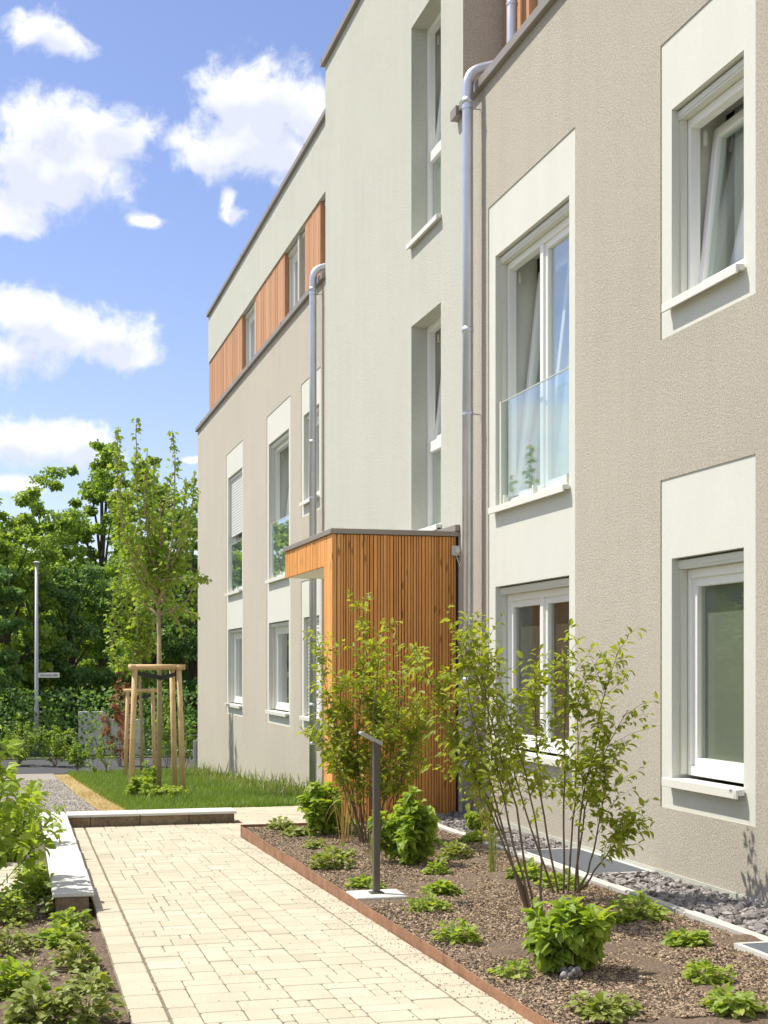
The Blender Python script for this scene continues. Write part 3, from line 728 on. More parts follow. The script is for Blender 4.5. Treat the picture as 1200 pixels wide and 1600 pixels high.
# plinth drip profile along the wall foot
b = MB(); b.box(D-.012, D-.002, 3, YP-.03, .04, .085); b.build('plinth_strip', M['white'], bld)

# ------------------------------------------------------------------ path light
pb = at(588, 1404, zbed); zb_ = zbed(pb.y)
lt = empty('path_light', (pb.x, pb.y, zb_), 'slim dark bronze path light with tilted flat head on a concrete slab in the bed', 'path light')
b = MB(); b.bbox(pb.x-.019, pb.x+.019, pb.y-.019, pb.y+.019, zb_+.012, zb_+.92, .003); b.bbox(pb.x-.04, pb.x+.04, pb.y-.035, pb.y+.035, zb_+.033, zb_+.040, .002); b.build('post', M['postmetal'], lt)
T = Matrix.Translation((pb.x+.02, pb.y, zb_+.90)) @ Matrix.Rotation(R(28), 4, 'Y')
b = MB(); b.bbox(-.135, .012, -.028, .028, -.008, .010, .003, T); b.build('lamp_head', M['galv'], lt)
b = MB(); b.bbox(pb.x-.15, pb.x+.155, pb.y-.14, pb.y+.13, zb_-.1, zb_+.032, .005); b.build('base_slab', M['cap'], lt)

# ------------------------------------------------------------------ foliage helpers
def leafset(P, Dn, Up, S, wr=.5, shape='oval', droop=.25):
    """P base points, Dn direction of each leaf, Up rough normal, S lengths -> arrays of verts, faces (folded leaves)"""
    n = len(P); P = np.asarray(P); Dn = np.asarray(Dn, float); Dn /= np.linalg.norm(Dn, axis=1, keepdims=True)+1e-9
    Up = np.asarray(Up, float); side = np.cross(Dn, Up); side /= np.linalg.norm(side, axis=1, keepdims=True)+1e-9
    nrm = np.cross(side, Dn); S = np.asarray(S)[:, None]
    if shape == 'diamond':
        v = [P, P+Dn*S*.5+side*S*wr*.5, P+Dn*S-nrm*S*droop*.5, P+Dn*S*.5-side*S*wr*.5]; fc = [(0, 1, 2, 3)]
    elif shape == 'oval':
        v = [P, P+Dn*S*.35+side*S*wr*.5+nrm*S*.08, P+Dn*S*.72+side*S*wr*.36+nrm*S*(.06-droop*.3), P+Dn*S-nrm*S*droop,
             P+Dn*S*.72-side*S*wr*.36+nrm*S*(.06-droop*.3), P+Dn*S*.35-side*S*wr*.5+nrm*S*.08, P+Dn*S*.5-nrm*S*droop*.2]
        fc = [(0, 1, 6), (1, 2, 6), (2, 3, 6), (3, 4, 6), (4, 5, 6), (5, 0, 6)]
    elif shape == 'blade':
        v = [P-side*S*wr*.5, P+side*S*wr*.5, P+Dn*S*.55+side*S*wr*.35-nrm*S*droop*.25, P+Dn*S*.55-side*S*wr*.35-nrm*S*droop*.25, P+Dn*S-nrm*S*droop]; fc = [(0, 1, 2, 3), (3, 2, 4)]
    elif shape == 'lobed':     # maple-like
        v = [P, P+Dn*S*.15+side*S*.42, P+Dn*S*.42+side*S*.30, P+Dn*S*.62+side*S*.50, P+Dn*S*.66+side*S*.2, P+Dn*S-nrm*S*droop,
             P+Dn*S*.66-side*S*.2, P+Dn*S*.62-side*S*.50, P+Dn*S*.42-side*S*.30, P+Dn*S*.15-side*S*.42]
        fc = [(0, 1, 2, 8, 9), (2, 3, 4), (4, 5, 6), (6, 7, 8), (2, 4, 6, 8)]
    k = len(v); V = np.stack(v, 1).reshape(-1, 3)
    return V, fc, k
def leafmesh(name, sets, m, parent=None, **kw):
    b = MB(); Vs = []; off = 0
    for (V, fc, k) in sets:
        n = len(V)//k; base = (np.arange(n)*k+off).tolist()
        for f in fc: b.f += [tuple(q+o_ for q in f) for o_ in base]
        Vs.append(V); off += len(V)
    b.v = np.concatenate(Vs); return b.build(name, m, parent, **kw)
def unit(n): v = rng.normal(0, 1, (n, 3)); return v/np.linalg.norm(v, axis=1, keepdims=True)

def big_tree(loc, H, RX, RZ0, nclump, nleaf, ls, m, label, cat='tree', group='trees beyond the road', seed=0, bark='darkbark', cone=0, fill=.7):
    global rng
    rng = np.random.default_rng(seed); random.seed(seed)
    t = empty('tree', loc, label, cat, group); L = Vector(loc)
    cz = (RZ0+H)/2; rz = (H-RZ0)/2
    # clump centres: shell-weighted with irregular outline
    U = unit(nclump); rad = rng.uniform(fill, 1.05, nclump)*(1+.16*np.sin(U[:, 0]*5+seed)+.12*np.sin(U[:, 2]*7+2*seed))
    Cc = U*rad[:, None]*np.array([RX, RX, rz]); 
    if cone: Cc[:, :2] *= (1-cone*(Cc[:, 2:3]/rz+1)/2)
    Cc[:, 2] += cz
    cr = rng.uniform(.07, .19, nclump)*RX*1.5
    nleaf = int(nleaf*1.7); ls *= .76
    per = nleaf//nclump; Vp = []
    for c_, r_ in zip(Cc, cr):
        u = unit(per); P = c_+u*(rng.random((per, 1))**.45)*r_*np.array([1.15, 1.15, .62]); Vp.append(P)
    P = np.concatenate(Vp)+np.array(L); n = len(P); Dn = unit(n); Dn[:, 2] -= .25; Up = unit(n)*.7+np.array([0, 0, .8])
    V = leafset(P, Dn, Up, rng.uniform(.7, 1.3, n)*ls, .75, 'diamond')
    b = MB(); tr = max(.09, H*.02)
    b.tube([L+Vector((0, 0, -.2)), L+Vector((.05*H*.1, 0, H*.25)), L+Vector((0, .02*H, cz)), L+Vector((0, 0, H*.85))], [tr*1.2, tr, tr*.6, tr*.15], 8)
    for c_ in Cc[::max(1, nclump//26)]:
        q = L+Vector(c_); s_ = L+Vector((0, 0, max(RZ0*.6, (c_[2])*.62))); mid = (q+s_)/2+Vector((0, 0, .12*H*.3)); b.tube([s_, mid, q], [tr*.4, tr*.22, tr*.06], 5, cap=False)
    b.build('trunk', M[bark], t, smooth=True)
    leafmesh('crown', [V], m, t); return t

# ------------------------------------------------------------------ background trees beyond the road
def tree_at(px, d, top_py, half_px, low, *a, **k):
    p = atd(px, HZ, d); z0 = -.9; H = EYE+(HZ-top_py)/F*d-z0; RX = half_px/F*d
    return big_tree((p.x, p.y, z0), H, RX, low, *a, **k)
tree_at(10, 40, 770, 75, .4, 130, 15000, .16, M['leaf_wood2'], 'broad yellow-green tree at the left edge beyond the road', seed=11)
tree_at(-30, 38, 850, 60, .3, 60, 8000, .16, M['leaf_dark'], 'low dark green tree at the far left edge behind the lamp post', seed=12)
tree_at(80, 47, 758, 70, .5, 130, 15000, .17, M['leaf_wood'], 'bushy green tree rising behind the street lamp', seed=13)
tree_at(160, 50, 712, 62, .8, 130, 15000, .17, M['leaf_wood'], 'tall green tree with the highest crown between lamp post and young trees', seed=14)
tree_at(238, 52, 705, 68, .8, 130, 16000, .18, M['leaf_wood'], 'tall dense green tree directly behind the staked young trees', seed=15)
tree_at(300, 44, 790, 75, .2, 130, 15000, .16, M['leaf_dark'], 'dark green tree beside the far corner of the building', seed=16)
tree_at(110, 41, 880, 72, .2, 110, 13000, .13, M['leaf_dark'], 'dark low tree behind the grey concrete bin walls', seed=17)
tree_at(55, 43, 840, 62, .2, 110, 12000, .14, M['leaf_wood2'], 'light green bushy tree just right of the street lamp', seed=18)
tree_at(200, 42, 850, 60, .2, 110, 12000, .13, M['leaf_wood'], 'mid-height green tree behind the rear tree stake frame', seed=19)
# woodland mass behind everything
rng = np.random.default_rng(99); n = 46000
P = np.stack([rng.uniform(-45, 16, n), rng.uniform(54, 57, n), -.9+rng.random(n)**.8*6.2], 1)
leafmesh('woodland', [leafset(P, unit(n), unit(n)+np.array([0, 0, .6]), rng.uniform(.25, .45, n), .8, 'diamond')], M['leaf_dark'], kind='stuff')
n = 9000; P = np.stack([rng.uniform(-6, 12, n), rng.normal(37.6, .35, n), -.9+rng.random(n)*1.7], 1)
tag(leafmesh('hedge', [leafset(P, unit(n), unit(n)+np.array([0, 0, .6]), rng.uniform(.08, .14, n), .8, 'diamond')], M['leaf_dark'], origin=(3, 37.6, -.9)), 'dark green hedge along the far side of the road', 'hedge')
rng = np.random.default_rng(98); n = 16000  # unseen leaf band left of the path, added for the window reflections
P = np.stack([rng.uniform(-17, -13, n), rng.uniform(0, 54, n), 0*rng.random(n)], 1); P[:, 2] = np.array([zg(y) for y in P[:, 1]])+rng.random(n)**.8*(3.6+1.2*np.sin(P[:, 1]*.7))
leafmesh('woodland', [leafset(P, unit(n), unit(n)+np.array([0, 0, .6]), rng.uniform(.25, .5, n), .8, 'diamond')], M['leaf_wood'], kind='stuff')

# ------------------------------------------------------------------ staked young trees
def stake_frame(c, w_, H, rot, label, legs=3):
    e = empty('tree_stake_frame', c, label, 'tree stake'); c = Vector(c)
    base = [(-.5, -.35), (.5, -.30), (.42, .38)] if legs == 3 else [(-.5, 0), (.5, 0)]
    tops = []
    for (x, y) in base:
        b = MB(); p = c+Vector((x*w_*1.12, y*w_*1.1, -.1)); q = c+Vector((x*w_*.93, y*w_*.93, H)); b.tube([p, (p+q)/2, q], [.038, .036, .034], 12); tops.append(q); b.build('post', M['stake'], e, smooth=True)
    pairs = ((0, 1), (1, 2), (2, 0)) if legs == 3 else ((0, 1),)
    for i, j in pairs:
        b = MB(); a, q = tops[i].copy(), tops[j].copy(); d = (q-a).normalized()*.08; z = Vector((0, 0, .01+.0*i)); b.tube([a-d+z, q+d+z], .036, 12); b.build('crossbar', M['stake'], e, smooth=True)
    b = MB(); ctr = sum(tops, Vector())/len(tops)
    for q in tops[:2]:
        a = q-Vector((0, 0, .09)); b.quad(a, ctr-Vector((0, 0, .16)), ctr-Vector((0, 0, .10)), a+Vector((0, 0, .05)))
    b.build('tie_strap', M['belt'], e); return e
def pxd(px, py, d): return atd(px, py, d)
DT = 18.3
bt = pxd(248, 1238, DT); zt0 = zg(bt.y)
stake_frame((pxd(243, 1240, DT).x, pxd(243, 1240, DT).y, zt0), .60, EYE-zt0-.03, 0, 'front three-legged round timber stake frame round the nearer young tree on the lawn')
def young_tree(trunk_px, d, shoots, label, nleaf=40, ls=.075, fork=(248, 950), r0=.035, spread=.05, seed=5, dr=.5):
    global rng
    rng = np.random.default_rng(seed); random.seed(seed)
    base = pxd(trunk_px[0], HZ, d); z0 = zg(base.y); base = Vector((base.x, base.y, z0)); e = empty('young_tree', base, label, 'tree', 'staked young trees on the lawn')
    fk = pxd(*fork, d); b = MB(); b.tube([base-Vector((0, 0, .1)), (base+fk)/2+Vector((.012, 0, 0)), fk], [r0, r0*.9, r0*.75], 10)
    Ps, Ds, Us, Ss = [], [], [], []
    for (px, py, bx, by, fr) in shoots:
        dd = d+random.uniform(-dr, dr); tip = pxd(px, py, dd); mid = pxd(bx, by, (dd+d)/2 if fr < 0 else dd)
        st = fk+Vector((0, 0, random.uniform(-.1, .55)))
        pts = []
        for k in range(15):
            t = k/14; p = st*(1-t)**2+mid*2*t*(1-t)+tip*t*t; pts.append(p+Vector((random.gauss(0, .008), random.gauss(0, .008), 0)))
        b.tube(pts, [r0*.42*(1-k/16)+.003 for k in range(15)], 6, cap=False)
        L = (tip-st).length; nn = int(nleaf*L)
        for _ in range(nn):
            t = random.uniform(.12, 1.0); k = min(13, int(t*14)); p = pts[k].lerp(pts[k+1], t*14-k)
            r_ = spread*(.6+1.6*(1-t)); o = Vector((random.gauss(0, 1), random.gauss(0, 1), random.gauss(0, .8)))*r_
            Ps.append(p+o*.8); Ds.append((o.x, o.y, o.z-.02-.03*random.random())); Us.append((random.gauss(0, .5), random.gauss(0, .5), 1)); Ss.append(random.uniform(.6, 1.2)*ls)
    b.build('trunk', M['bark'], e, smooth=True)
    leafmesh('crown', [leafset(np.array(Ps), np.array(Ds), np.array(Us), np.array(Ss), .8, 'lobed', .2)], M['leaf_young'], e); return e
sh1 = [(213, 652, 205, 840, 1), (186, 668, 170, 850, 1), (270, 672, 285, 830, 1), (305, 735, 300, 860, 1), (290, 745, 290, 860, 1), (325, 905, 300, 900, 1), (310, 885, 300, 960, 1), (240, 720, 240, 850, 1), (225, 740, 225, 860, 1),
       (262, 745, 255, 850, 1), (200, 760, 200, 880, 1), (175, 770, 185, 900, 1), (285, 800, 280, 900, 1), (250, 780, 250, 900, 1), (215, 820, 215, 900, 1), (230, 700, 228, 850, 1), (310, 960, 290, 960, 1), (280, 860, 270, 920, 1),
       (195, 850, 200, 930, 1), (300, 820, 295, 900, 1), (262, 850, 258, 900, 1), (190, 720, 180, 860, 1), (205, 900, 215, 940, 1), (285, 990, 270, 950, 1)]
young_tree((248, 1238), DT, sh1, 'taller young tree with long upright shoots inside the front stake frame', nleaf=105, ls=.066, spread=.036)
D2 = 27.0; c2 = pxd(219, HZ, D2); z2 = zg(c2.y)
stake_frame((c2.x, c2.y, z2), .5, (EYE-40/F*D2)-z2, 0, 'rear round timber stake frame seen between the legs of the front one', legs=2)
sh2 = [(172, 960, 160, 1010, 1), (180, 900, 165, 1000, 1), (190, 860, 180, 980, 1), (205, 840, 200, 960, 1), (220, 850, 222, 960, 1), (232, 880, 235, 980, 1), (240, 930, 245, 1000, 1), (168, 1010, 175, 1030, 1), (198, 900, 195, 980, 1), (212, 880, 212, 980, 1), (176, 1040, 190, 1040, 1), (226, 960, 226, 1000, 1), (205, 1040, 205, 1030, 1), (188, 1000, 190, 1010, 1)]
young_tree((222, 1200), D2, sh2, 'shorter narrow young tree inside the rear stake frame', nleaf=75, ls=.10, fork=(218, 1050), seed=6, spread=.06)

# ------------------------------------------------------------------ generic twiggy shrub
def shrub(name, base, tips, label, cat, m, ls, twig_n, leaf_n, seed, group=None, stem_r=.0075, shape='oval', start=.35, tw=.22, wr=.5, droop=.25, stem='stem', bend_=.12):
    global rng
    rng = np.random.default_rng(seed); random.seed(seed)
    base = Vector(base); e = empty(name, base, label, cat, group); b = MB(); Ps, Ds, Us, Ss = [], [], [], []
    for (tip, boff) in tips:
        tip = Vector(tip); s0 = base+Vector(boff); L = (tip-s0).length
        mid = s0.lerp(tip, .5)+Vector((random.gauss(0, bend_), random.gauss(0, bend_), .05))*L*.6
        pts = [s0*(1-t)**2+mid*2*t*(1-t)+tip*t*t for t in np.linspace(0, 1, 12)]; pts = [p+Vector((random.gauss(0, .006), random.gauss(0, .006), 0)) for p in pts]
        b.tube(pts, [stem_r*(1-.78*k/11) for k in range(12)], 7, cap=False)
        def leaves(a, c_, n, r0=.0):
            dirv = (c_-a)
            for q in range(n):
                t = (q+random.random())/n; p = a.lerp(c_, t); side = Vector((random.gauss(0, 1), random.gauss(0, 1), random.gauss(0, .6))); side -= dirv*side.dot(dirv)/(dirv.length_squared+1e-9); side.normalize()
                dv = side+dirv.normalized()*.55+Vector((0, 0, -.25)); Ps.append(p+side*.006); Ds.append(dv); Us.append((random.gauss(0, .45), random.gauss(0, .45), 1)); Ss.append(random.uniform(.6, 1.2)*ls)
        for _ in range(twig_n):
            t = start+(1-start)*random.random()**.85; k = min(10, int(t*11)); p = pts[k].lerp(pts[k+1], t*11-k); dirv = (pts[k+1]-pts[k]).normalized()
            sd_ = Vector((random.gauss(0, 1), random.gauss(0, 1), random.gauss(.1, .5))).normalized(); q = p+(sd_*.9+dirv*.8)*tw*random.uniform(.5, 1.15)*(1.2-.5*t)
            m_ = p.lerp(q, .5)+Vector((0, 0, .02)); b.tube([p, m_, q], [stem_r*.24, stem_r*.17, stem_r*.08], 4, cap=False); leaves(p, q, leaf_n)
        leaves(pts[8], pts[11], leaf_n)
    b.build('stems', M[stem], e, smooth=True)
    leafmesh('foliage', [leafset(np.array(Ps), np.array(Ds), np.array(Us), np.array(Ss), wr, shape, droop)], m, e); return e
# serviceberries in the right bed
def tips_from(lst, d, dv=.25): return [(pxd(px, py, d+random.uniform(-dv, dv)), (ox, oy, -.03)) for (px, py, ox, oy) in lst]
random.seed(3)
pA = at(838, 1446, zbed); dA = pA.y*cT+pA.x*sT
shrub('serviceberry', (pA.x, pA.y, zbed(pA.y)), tips_from([(712, 985, -.01, 0), (748, 1010, .01, 0), (690, 1110, 0, 0), (650, 1020, 0, 0), (765, 1080, .02, .01), (700, 950, 0, .01)], dA+.3, .3),
      'loose multi-stemmed serviceberry leaning left from the middle of the planted bed', 'shrub', M['leaf_service'], .054, 23, 11, 41, 'serviceberry shrubs', tw=.29, start=.40)
pB = at(888, 1398, zbed); dB = pB.y*cT+pB.x*sT
shrub('serviceberry', (pB.x, pB.y, zbed(pB.y)), tips_from([(885, 1000, -.03, 0), (968, 1010, .05, 0), (982, 1110, .07, 0), (840, 1050, -.05, 0), (790, 1110, -.07, .02), (905, 1080, 0, 0), (985, 1290, .05, 0), (945, 1200, .04, .02)], dB-.12, .15),
      'multi-stemmed serviceberry in front of the dark two-leaf window', 'shrub', M['leaf_service'], .056, 21, 11, 42, 'serviceberry shrubs', tw=.26, start=.38)
pC = at(575, 1318, zbed); dC = pC.y*cT+pC.x*sT
shrub('serviceberry', (pC.x, pC.y, zbed(pC.y)), tips_from([(555, 935, 0, 0), (500, 1020, -.03, 0), (598, 985, .02, 0), (640, 1030, .05, 0), (530, 1060, -.03, 0), (500, 1150, -.05, 0), (570, 1040, 0, .04), (620, 1110, .04, 0), (665, 1090, .06, 0), (590, 1090, .02, 0), (545, 1120, -.02, 0), (640, 1170, .05, 0), (512, 1090, -.04, 0), (610, 1050, .02, .03), (655, 1140, .04, .02), (560, 1180, 0, -.02)], dC, .4),
      'dense multi-stemmed serviceberry in front of the timber porch', 'shrub', M['leaf_service'], .058, 21, 12, 43, 'serviceberry shrubs', tw=.26, start=.36)
# large-leaved bushes
def bush(px, py, wpx, hpx, label, seed, n=30, ls=.09, m='leaf_hydr', zf=zbed, group='large-leaved bushes', lean=(0, 0), name='leafy_bush', cat='bush', leaf_n=7):
    random.seed(seed); p = at(px, py, zf); d = p.y*cT+p.x*sT; s = F/d; W, H = wpx/s, hpx/s; z0 = zf(p.y); tips = []
    for _ in range(n):
        a = random.uniform(0, 6.28); r_ = random.random()**.5*.5; h = H*math.sqrt(max(.05, 1-(r_*1.5)**2))*random.uniform(.4, 1.05)
        tips.append(((p.x+math.cos(a)*r_*W*.98+lean[0], p.y+math.sin(a)*r_*W*.98, z0+h), (random.gauss(0, .02), random.gauss(0, .02), -.02)))
    return shrub(name, (p.x, p.y, z0), tips, label, cat, M[m], ls*.72, 6, leaf_n+3, seed, group, stem_r=.004, start=.2, tw=W*.15, wr=.7, droop=.3)
bush(893, 1520, 112, 130, 'bright green large-leaved bush in the front of the bed, its root ball showing', 51, n=20, ls=.10)
bush(636, 1350, 100, 112, 'large-leaved green bush just right of the path light', 52, n=24, ls=.10)
bush(508, 1306, 75, 92, 'large-leaved bush at the left corner of the timber porch', 53, n=17, ls=.10)
bush(745, 1300, 40, 42, 'small pale bush at the foot of the downpipe', 54, n=10, ls=.06)
# root ball
p = at(893, 1532, zbed); b = MB()
for k in range(16):
    a = k*2.4; rr = .035*math.sqrt((k % 5)/4+.2); c_ = Vector((p.x+math.cos(a)*rr, p.y+math.sin(a)*rr, zbed(p.y)+.012+.03*(k % 3)/2))
    b.tube([c_-Vector((0, 0, .016)), c_-Vector((0, 0, .008)), c_, c_+Vector((0, 0, .008)), c_+Vector((0, 0, .015))], [.006, .014, .017, .013, .004], 8)
tag(b.build('pebble_heap', M['slate'], smooth=True, origin=(p.x, p.y, zbed(p.y))), 'small heap of grey pebbles at the foot of the front leafy bush', 'pebbles')

# low clumps ---------------------------------------------------------------
def clump(px, py, wpx, label, seed, m='leaf_low', zf=zbed, n=150, ls=.034, flat=.50, grp='low clumps in the planted beds'):
    global rng
    rng = np.random.default_rng(seed); p = at(px, py, zf); d = p.y*cT+p.x*sT; W = wpx/(F/d)*.5; z0 = zf(p.y)
    ls *= rng.uniform(.8, 1.3); flat *= rng.uniform(.75, 1.35)
    n = int(n*rng.uniform(.6, 1.25)*max(.5, min(2.2, (W/.09)**1.5))); u = unit(n); u[:, 2] = np.abs(u[:, 2]); r_ = rng.uniform(.35, 1.0, n)**.6*(1+.25*np.sin(np.arctan2(u[:, 1], u[:, 0])*3+seed))
    P = u*r_[:, None]*np.array([W, W, W*flat*1.3])+np.array([p.x, p.y, z0+.012]); Dn = u*np.array([1, 1, .3])+unit(n)*.45; Up = u*.8+np.array([0, 0, .8])+unit(n)*.3
    e = empty('low_plant', (p.x, p.y, z0), label, 'plant', grp); b = MB()
    for k in range(0, n, 4):
        q = Vector(P[k]); b.tube([Vector((p.x, p.y, z0-.01)).lerp(q, .12), Vector((p.x, p.y, z0)).lerp(q, .6)+Vector((0, 0, .01)), q], [.0016, .0013, .001], 4, cap=False)
    b.build('stems', M['reed'], e)
    leafmesh('leaves', [leafset(P, Dn, Up, rng.uniform(.7, 1.25, n)*ls, .95, 'oval', .2)], M[m], e); return e
CLs = [(442, 1297, 36, 'leaf_lime', 'small clump at the far left corner of the right bed'), (462, 1307, 32, 'leaf_lime', 'second small clump in the far left corner of the right bed, nearer the camera'),
       (492, 1327, 34, 'leaf_lime', 'yellowish clump left of the path light, farthest of the group of three'), (524, 1340, 46, 'leaf_lime', 'yellowish clump in the middle of the group of three left of the path light'), (518, 1358, 58, 'leaf_lime', 'yellowish clump left of the path light, nearest of the group of three'),
       (545, 1304, 44, 'leaf_low', 'low clump at the foot of the serviceberry before the porch'), (574, 1388, 46, 'leaf_low', 'green clump right behind the slab of the path light'),
       (610, 1330, 30, 'leaf_low', 'low clump between path light and the large-leaved bush'), (710, 1342, 48, 'leaf_lime', 'lime clump right of the large-leaved bush near the kerb'), (682, 1367, 36, 'leaf_low', 'small clump in the middle of the bed in front of the lime one'),
       (688, 1398, 46, 'leaf_low', 'upper of two touching clumps right of the path light slab'), (668, 1424, 62, 'leaf_low', 'lower of two touching clumps right of the path light slab'), (716, 1472, 66, 'leaf_low', 'clump standing alone in the bed below the two touching ones'),
       (800, 1527, 62, 'leaf_low', 'clump left of the front leafy bush near the steel edging'), (942, 1590, 92, 'leaf_lime', 'wide lime clump at the bottom edge below the front leafy bush'), (1145, 1583, 72, 'leaf_low', 'clump in the bottom right corner of the bed'),
       (1102, 1536, 66, 'leaf_low', 'clump second from the bottom right corner of the bed'), (1070, 1478, 58, 'leaf_low', 'flat clump in shade near the kerb'), (998, 1436, 72, 'leaf_low', 'clump beside the kerb right of the leafy bush'),
       (825, 1376, 50, 'leaf_low', 'clump behind the stems of the leaning serviceberry'), (880, 1350+38, 60, 'leaf_low', 'clump round the base of the serviceberry by the grate'), (962, 1444, 34, 'leaf_low', 'tiny clump just right of the front leafy bush'), (742, 1316, 40, 'leaf_low', 'small clump close to the kerb beside the slate gravel')]
for i, (px, py, wp, m, lb) in enumerate(CLs): clump(px, py, wp*1.05, lb, 100+i, m)
# left bed
CLl = [(60, 1600, 110, 'leaf_low', 'leafy clump at the very bottom left of the picture'), (135, 1596, 95, 'leaf_lime', 'lime clump at the bottom by the path edge in the left bed'), (140, 1550, 75, 'leaf_lime', 'second clump up from the bottom along the path edge'), (122, 1515, 70, 'leaf_low', 'third clump up from the bottom along the path edge'),
       (95, 1480, 80, 'leaf_low', 'broad clump in the middle of the left bed'), (110, 1452, 60, 'leaf_low', 'clump in the left bed just below the wall end'), (98, 1425, 60, 'leaf_low', 'clump at the near end of the long low wall'), (50, 1410, 80, 'leaf_low', 'clump left of the near end of the long low wall'),
       (15, 1560, 110, 'leaf_hydr', 'large clump at the left picture edge, lowest'), (10, 1490, 100, 'leaf_low', 'large clump at the left picture edge, in the middle'), (15, 1440, 90, 'leaf_low', 'large clump at the left picture edge, highest'), (55, 1380, 70, 'leaf_low', 'clump behind the others by the side of the low wall'), (40, 1535, 70, 'leaf_hydr', 'bright clump between the left edge and the path border')]
for i, (px, py, wp, m, lb) in enumerate(CLl): clump(px, py, wp*.92, lb, 140+i, ('leaf_lime' if i % 3 == 0 else m), zf=zl, n=150, ls=.038, flat=.7)
bush(-40, 1420, 270, 300, 'large leafy bush reaching in from the left edge of the picture', 61, n=24, ls=.125, zf=zl, leaf_n=4)
bush(20, 1350, 150, 130, 'lower leafy bush at the left edge behind the large one', 62, n=26, ls=.065, zf=zl, leaf_n=6)

# ornamental grasses
def tuft(px, py, hpx, n, spread, label, seed, m='reed', zf=zbed, arch=.5, wr=.012):
    random.seed(seed); p = at(px, py, zf); d = p.y*cT+p.x*sT; H = hpx/(F/d); z0 = zf(p.y); b = MB()
    for _ in range(n):
        a = random.uniform(0, 6.28); l = H*random.uniform(.55, 1.1); sp = spread*random.uniform(.2, 1)*H; o = Vector((p.x+random.gauss(0, .015), p.y+random.gauss(0, .015), z0-.01)); q = o+Vector((math.cos(a)*sp, math.sin(a)*sp, l)); dr = Vector((math.cos(a), math.sin(a), 0))
        e_ = q+dr*l*arch*random.uniform(.1, .8)-Vector((0, 0, l*arch*random.uniform(0, .7))); pts = [o, o.lerp(q, .5)+Vector((0, 0, .03)), q, q.lerp(e_, .5)+Vector((0, 0, .02)), e_]
        pp = []
        for i in range(9):
            t = i/8*4; k = min(3, int(t)); pp.append(pts[k].lerp(pts[k+1], t-k))
        side = Vector((-math.sin(a), math.cos(a), 0))*H*wr; n0 = len(b.v)
        for i, v in enumerate(pp):
            w_ = side*(1-(i/8)**2*.9); b.v += [tuple(v-w_), tuple(v+w_)]
        for i in range(8): b.f.append((n0+2*i, n0+2*i+1, n0+2*i+3, n0+2*i+2))
    return tag(b.build('ornamental_grass', M[m], origin=(p.x, p.y, z0)), label, 'grass', 'ornamental grasses')
tuft(540, 1318, 95, 16, .25, 'arching straw-coloured grass tuft at the porch corner beside the leafy bush', 71, 'drygrass', arch=.8, wr=.008)
tuft(585, 1350, 80, 26, .2, 'thin grass tuft directly behind the path light', 72, 'reed', arch=.3, wr=.006)
tuft(760, 1318, 110, 12, .3, 'tall straw-coloured grass tuft beside the downpipe', 73, 'drygrass', arch=.9, wr=.006)
tuft(768, 1365, 85, 22, .15, 'upright green grass tuft near the kerb behind the leaning serviceberry', 74, 'reed', arch=.3, wr=.008)
tuft(1275, 1500, 165, 2, .6, 'sparse grass reaching in at the right edge before the wall', 75, 'drygrass', arch=.8, wr=.004)

rng = np.random.default_rng(77); n = 900
P = np.stack([np.concatenate([rng.uniform(XR+.03, 3.5, n*2//3), rng.uniform(-.6, .42, n-n*2//3)]), np.concatenate([5+(YB-5.1)*rng.random(n*2//3)**1.3, rng.uniform(4.9, 8.2, n-n*2//3)]), np.zeros(n)], 1)
P[:, 2] = [zbed(y)+.018 if x > 1 else zl(y)+.018 for x, y in P[:, :2]]; Dn = unit(n); Dn[:, 2] *= .25
leafmesh('leaf_litter', [leafset(P[:600], Dn[:600], unit(600)*.4+np.array([0, 0, 1]), rng.uniform(.008, .028, 600), .5, 'oval', .15)], M['drygrass'], kind='stuff')
Dn[:, 2] = np.abs(Dn[:, 2])+.3
leafmesh('bed_weeds', [leafset(P[600:], Dn[600:], unit(300)*.4+np.array([0, 0, 1]), rng.uniform(.012, .035, 300), .4, 'oval', .2)], M['leaf_low'], kind='stuff')

# ------------------------------------------------------------------ lawn, far shrubs
def lawn(name, n, x0, x1, y0, y1, h0, h1, m, pw=.55, kindn='stuff'):
    global rng
    rng = np.random.default_rng(n); Y = y0+(y1-y0)*rng.random(n)**(1/pw); X = rng.uniform(x0, x1, n); k = ~((X > 2.09) & (Y < 15.36)); X = X[k]; Y = Y[k]; n = len(X); Z = np.array([zg(y) for y in Y])-.03
    P = np.stack([X, Y, Z], 1); Dn = np.stack([rng.normal(0, .28, n), rng.normal(0, .28, n), np.ones(n)], 1); pn = np.sin(X*2.3+Y*.9)*.5+np.sin(Y*1.7-X)*.5; S = rng.uniform(h0, h1, n)*(1+.25*pn)
    return leafmesh(name, [leafset(P, Dn, unit(n)+np.array([0, -.5, 0]), S, .075, 'blade', .3)], m, kind=kindn)
lawn('lawn_grass', 80000, 1.27, 4.02, 13.5, 30.8, .05, .14, M['grass'])
lawn('lawn_seed_heads', 700, 3.2, 4.05, 15.2, 30.8, .20, .32, M['reed'])
lawn('dry_grass', 6000, 1.0, 1.34, 13.5, 29, .02, .07, M['drygrass'])
def wild(px, py, wpx, hpx, label, seed, m='leaf_young', n=9, d=None, ls=.06):
    zf = zg; return bush(px, py, wpx, hpx, label, seed, n=n, ls=ls, m=m, zf=zg, group='shrubs on and beyond the lawn', name='shrub', cat='shrub', leaf_n=7)
wild(225, 1250, 55, 42, 'low leafy shrub at the foot of the front stake frame', 81, 'leaf_hydr', 16, ls=.07)
wild(258, 1252, 60, 28, 'flat leafy shrub in the grass right of the front frame', 82, 'leaf_low', 16, ls=.06)
wild(232, 1232, 42, 40, 'lime shrub between the legs of the front stake frame', 83, 'leaf_hydr', 12, ls=.06)
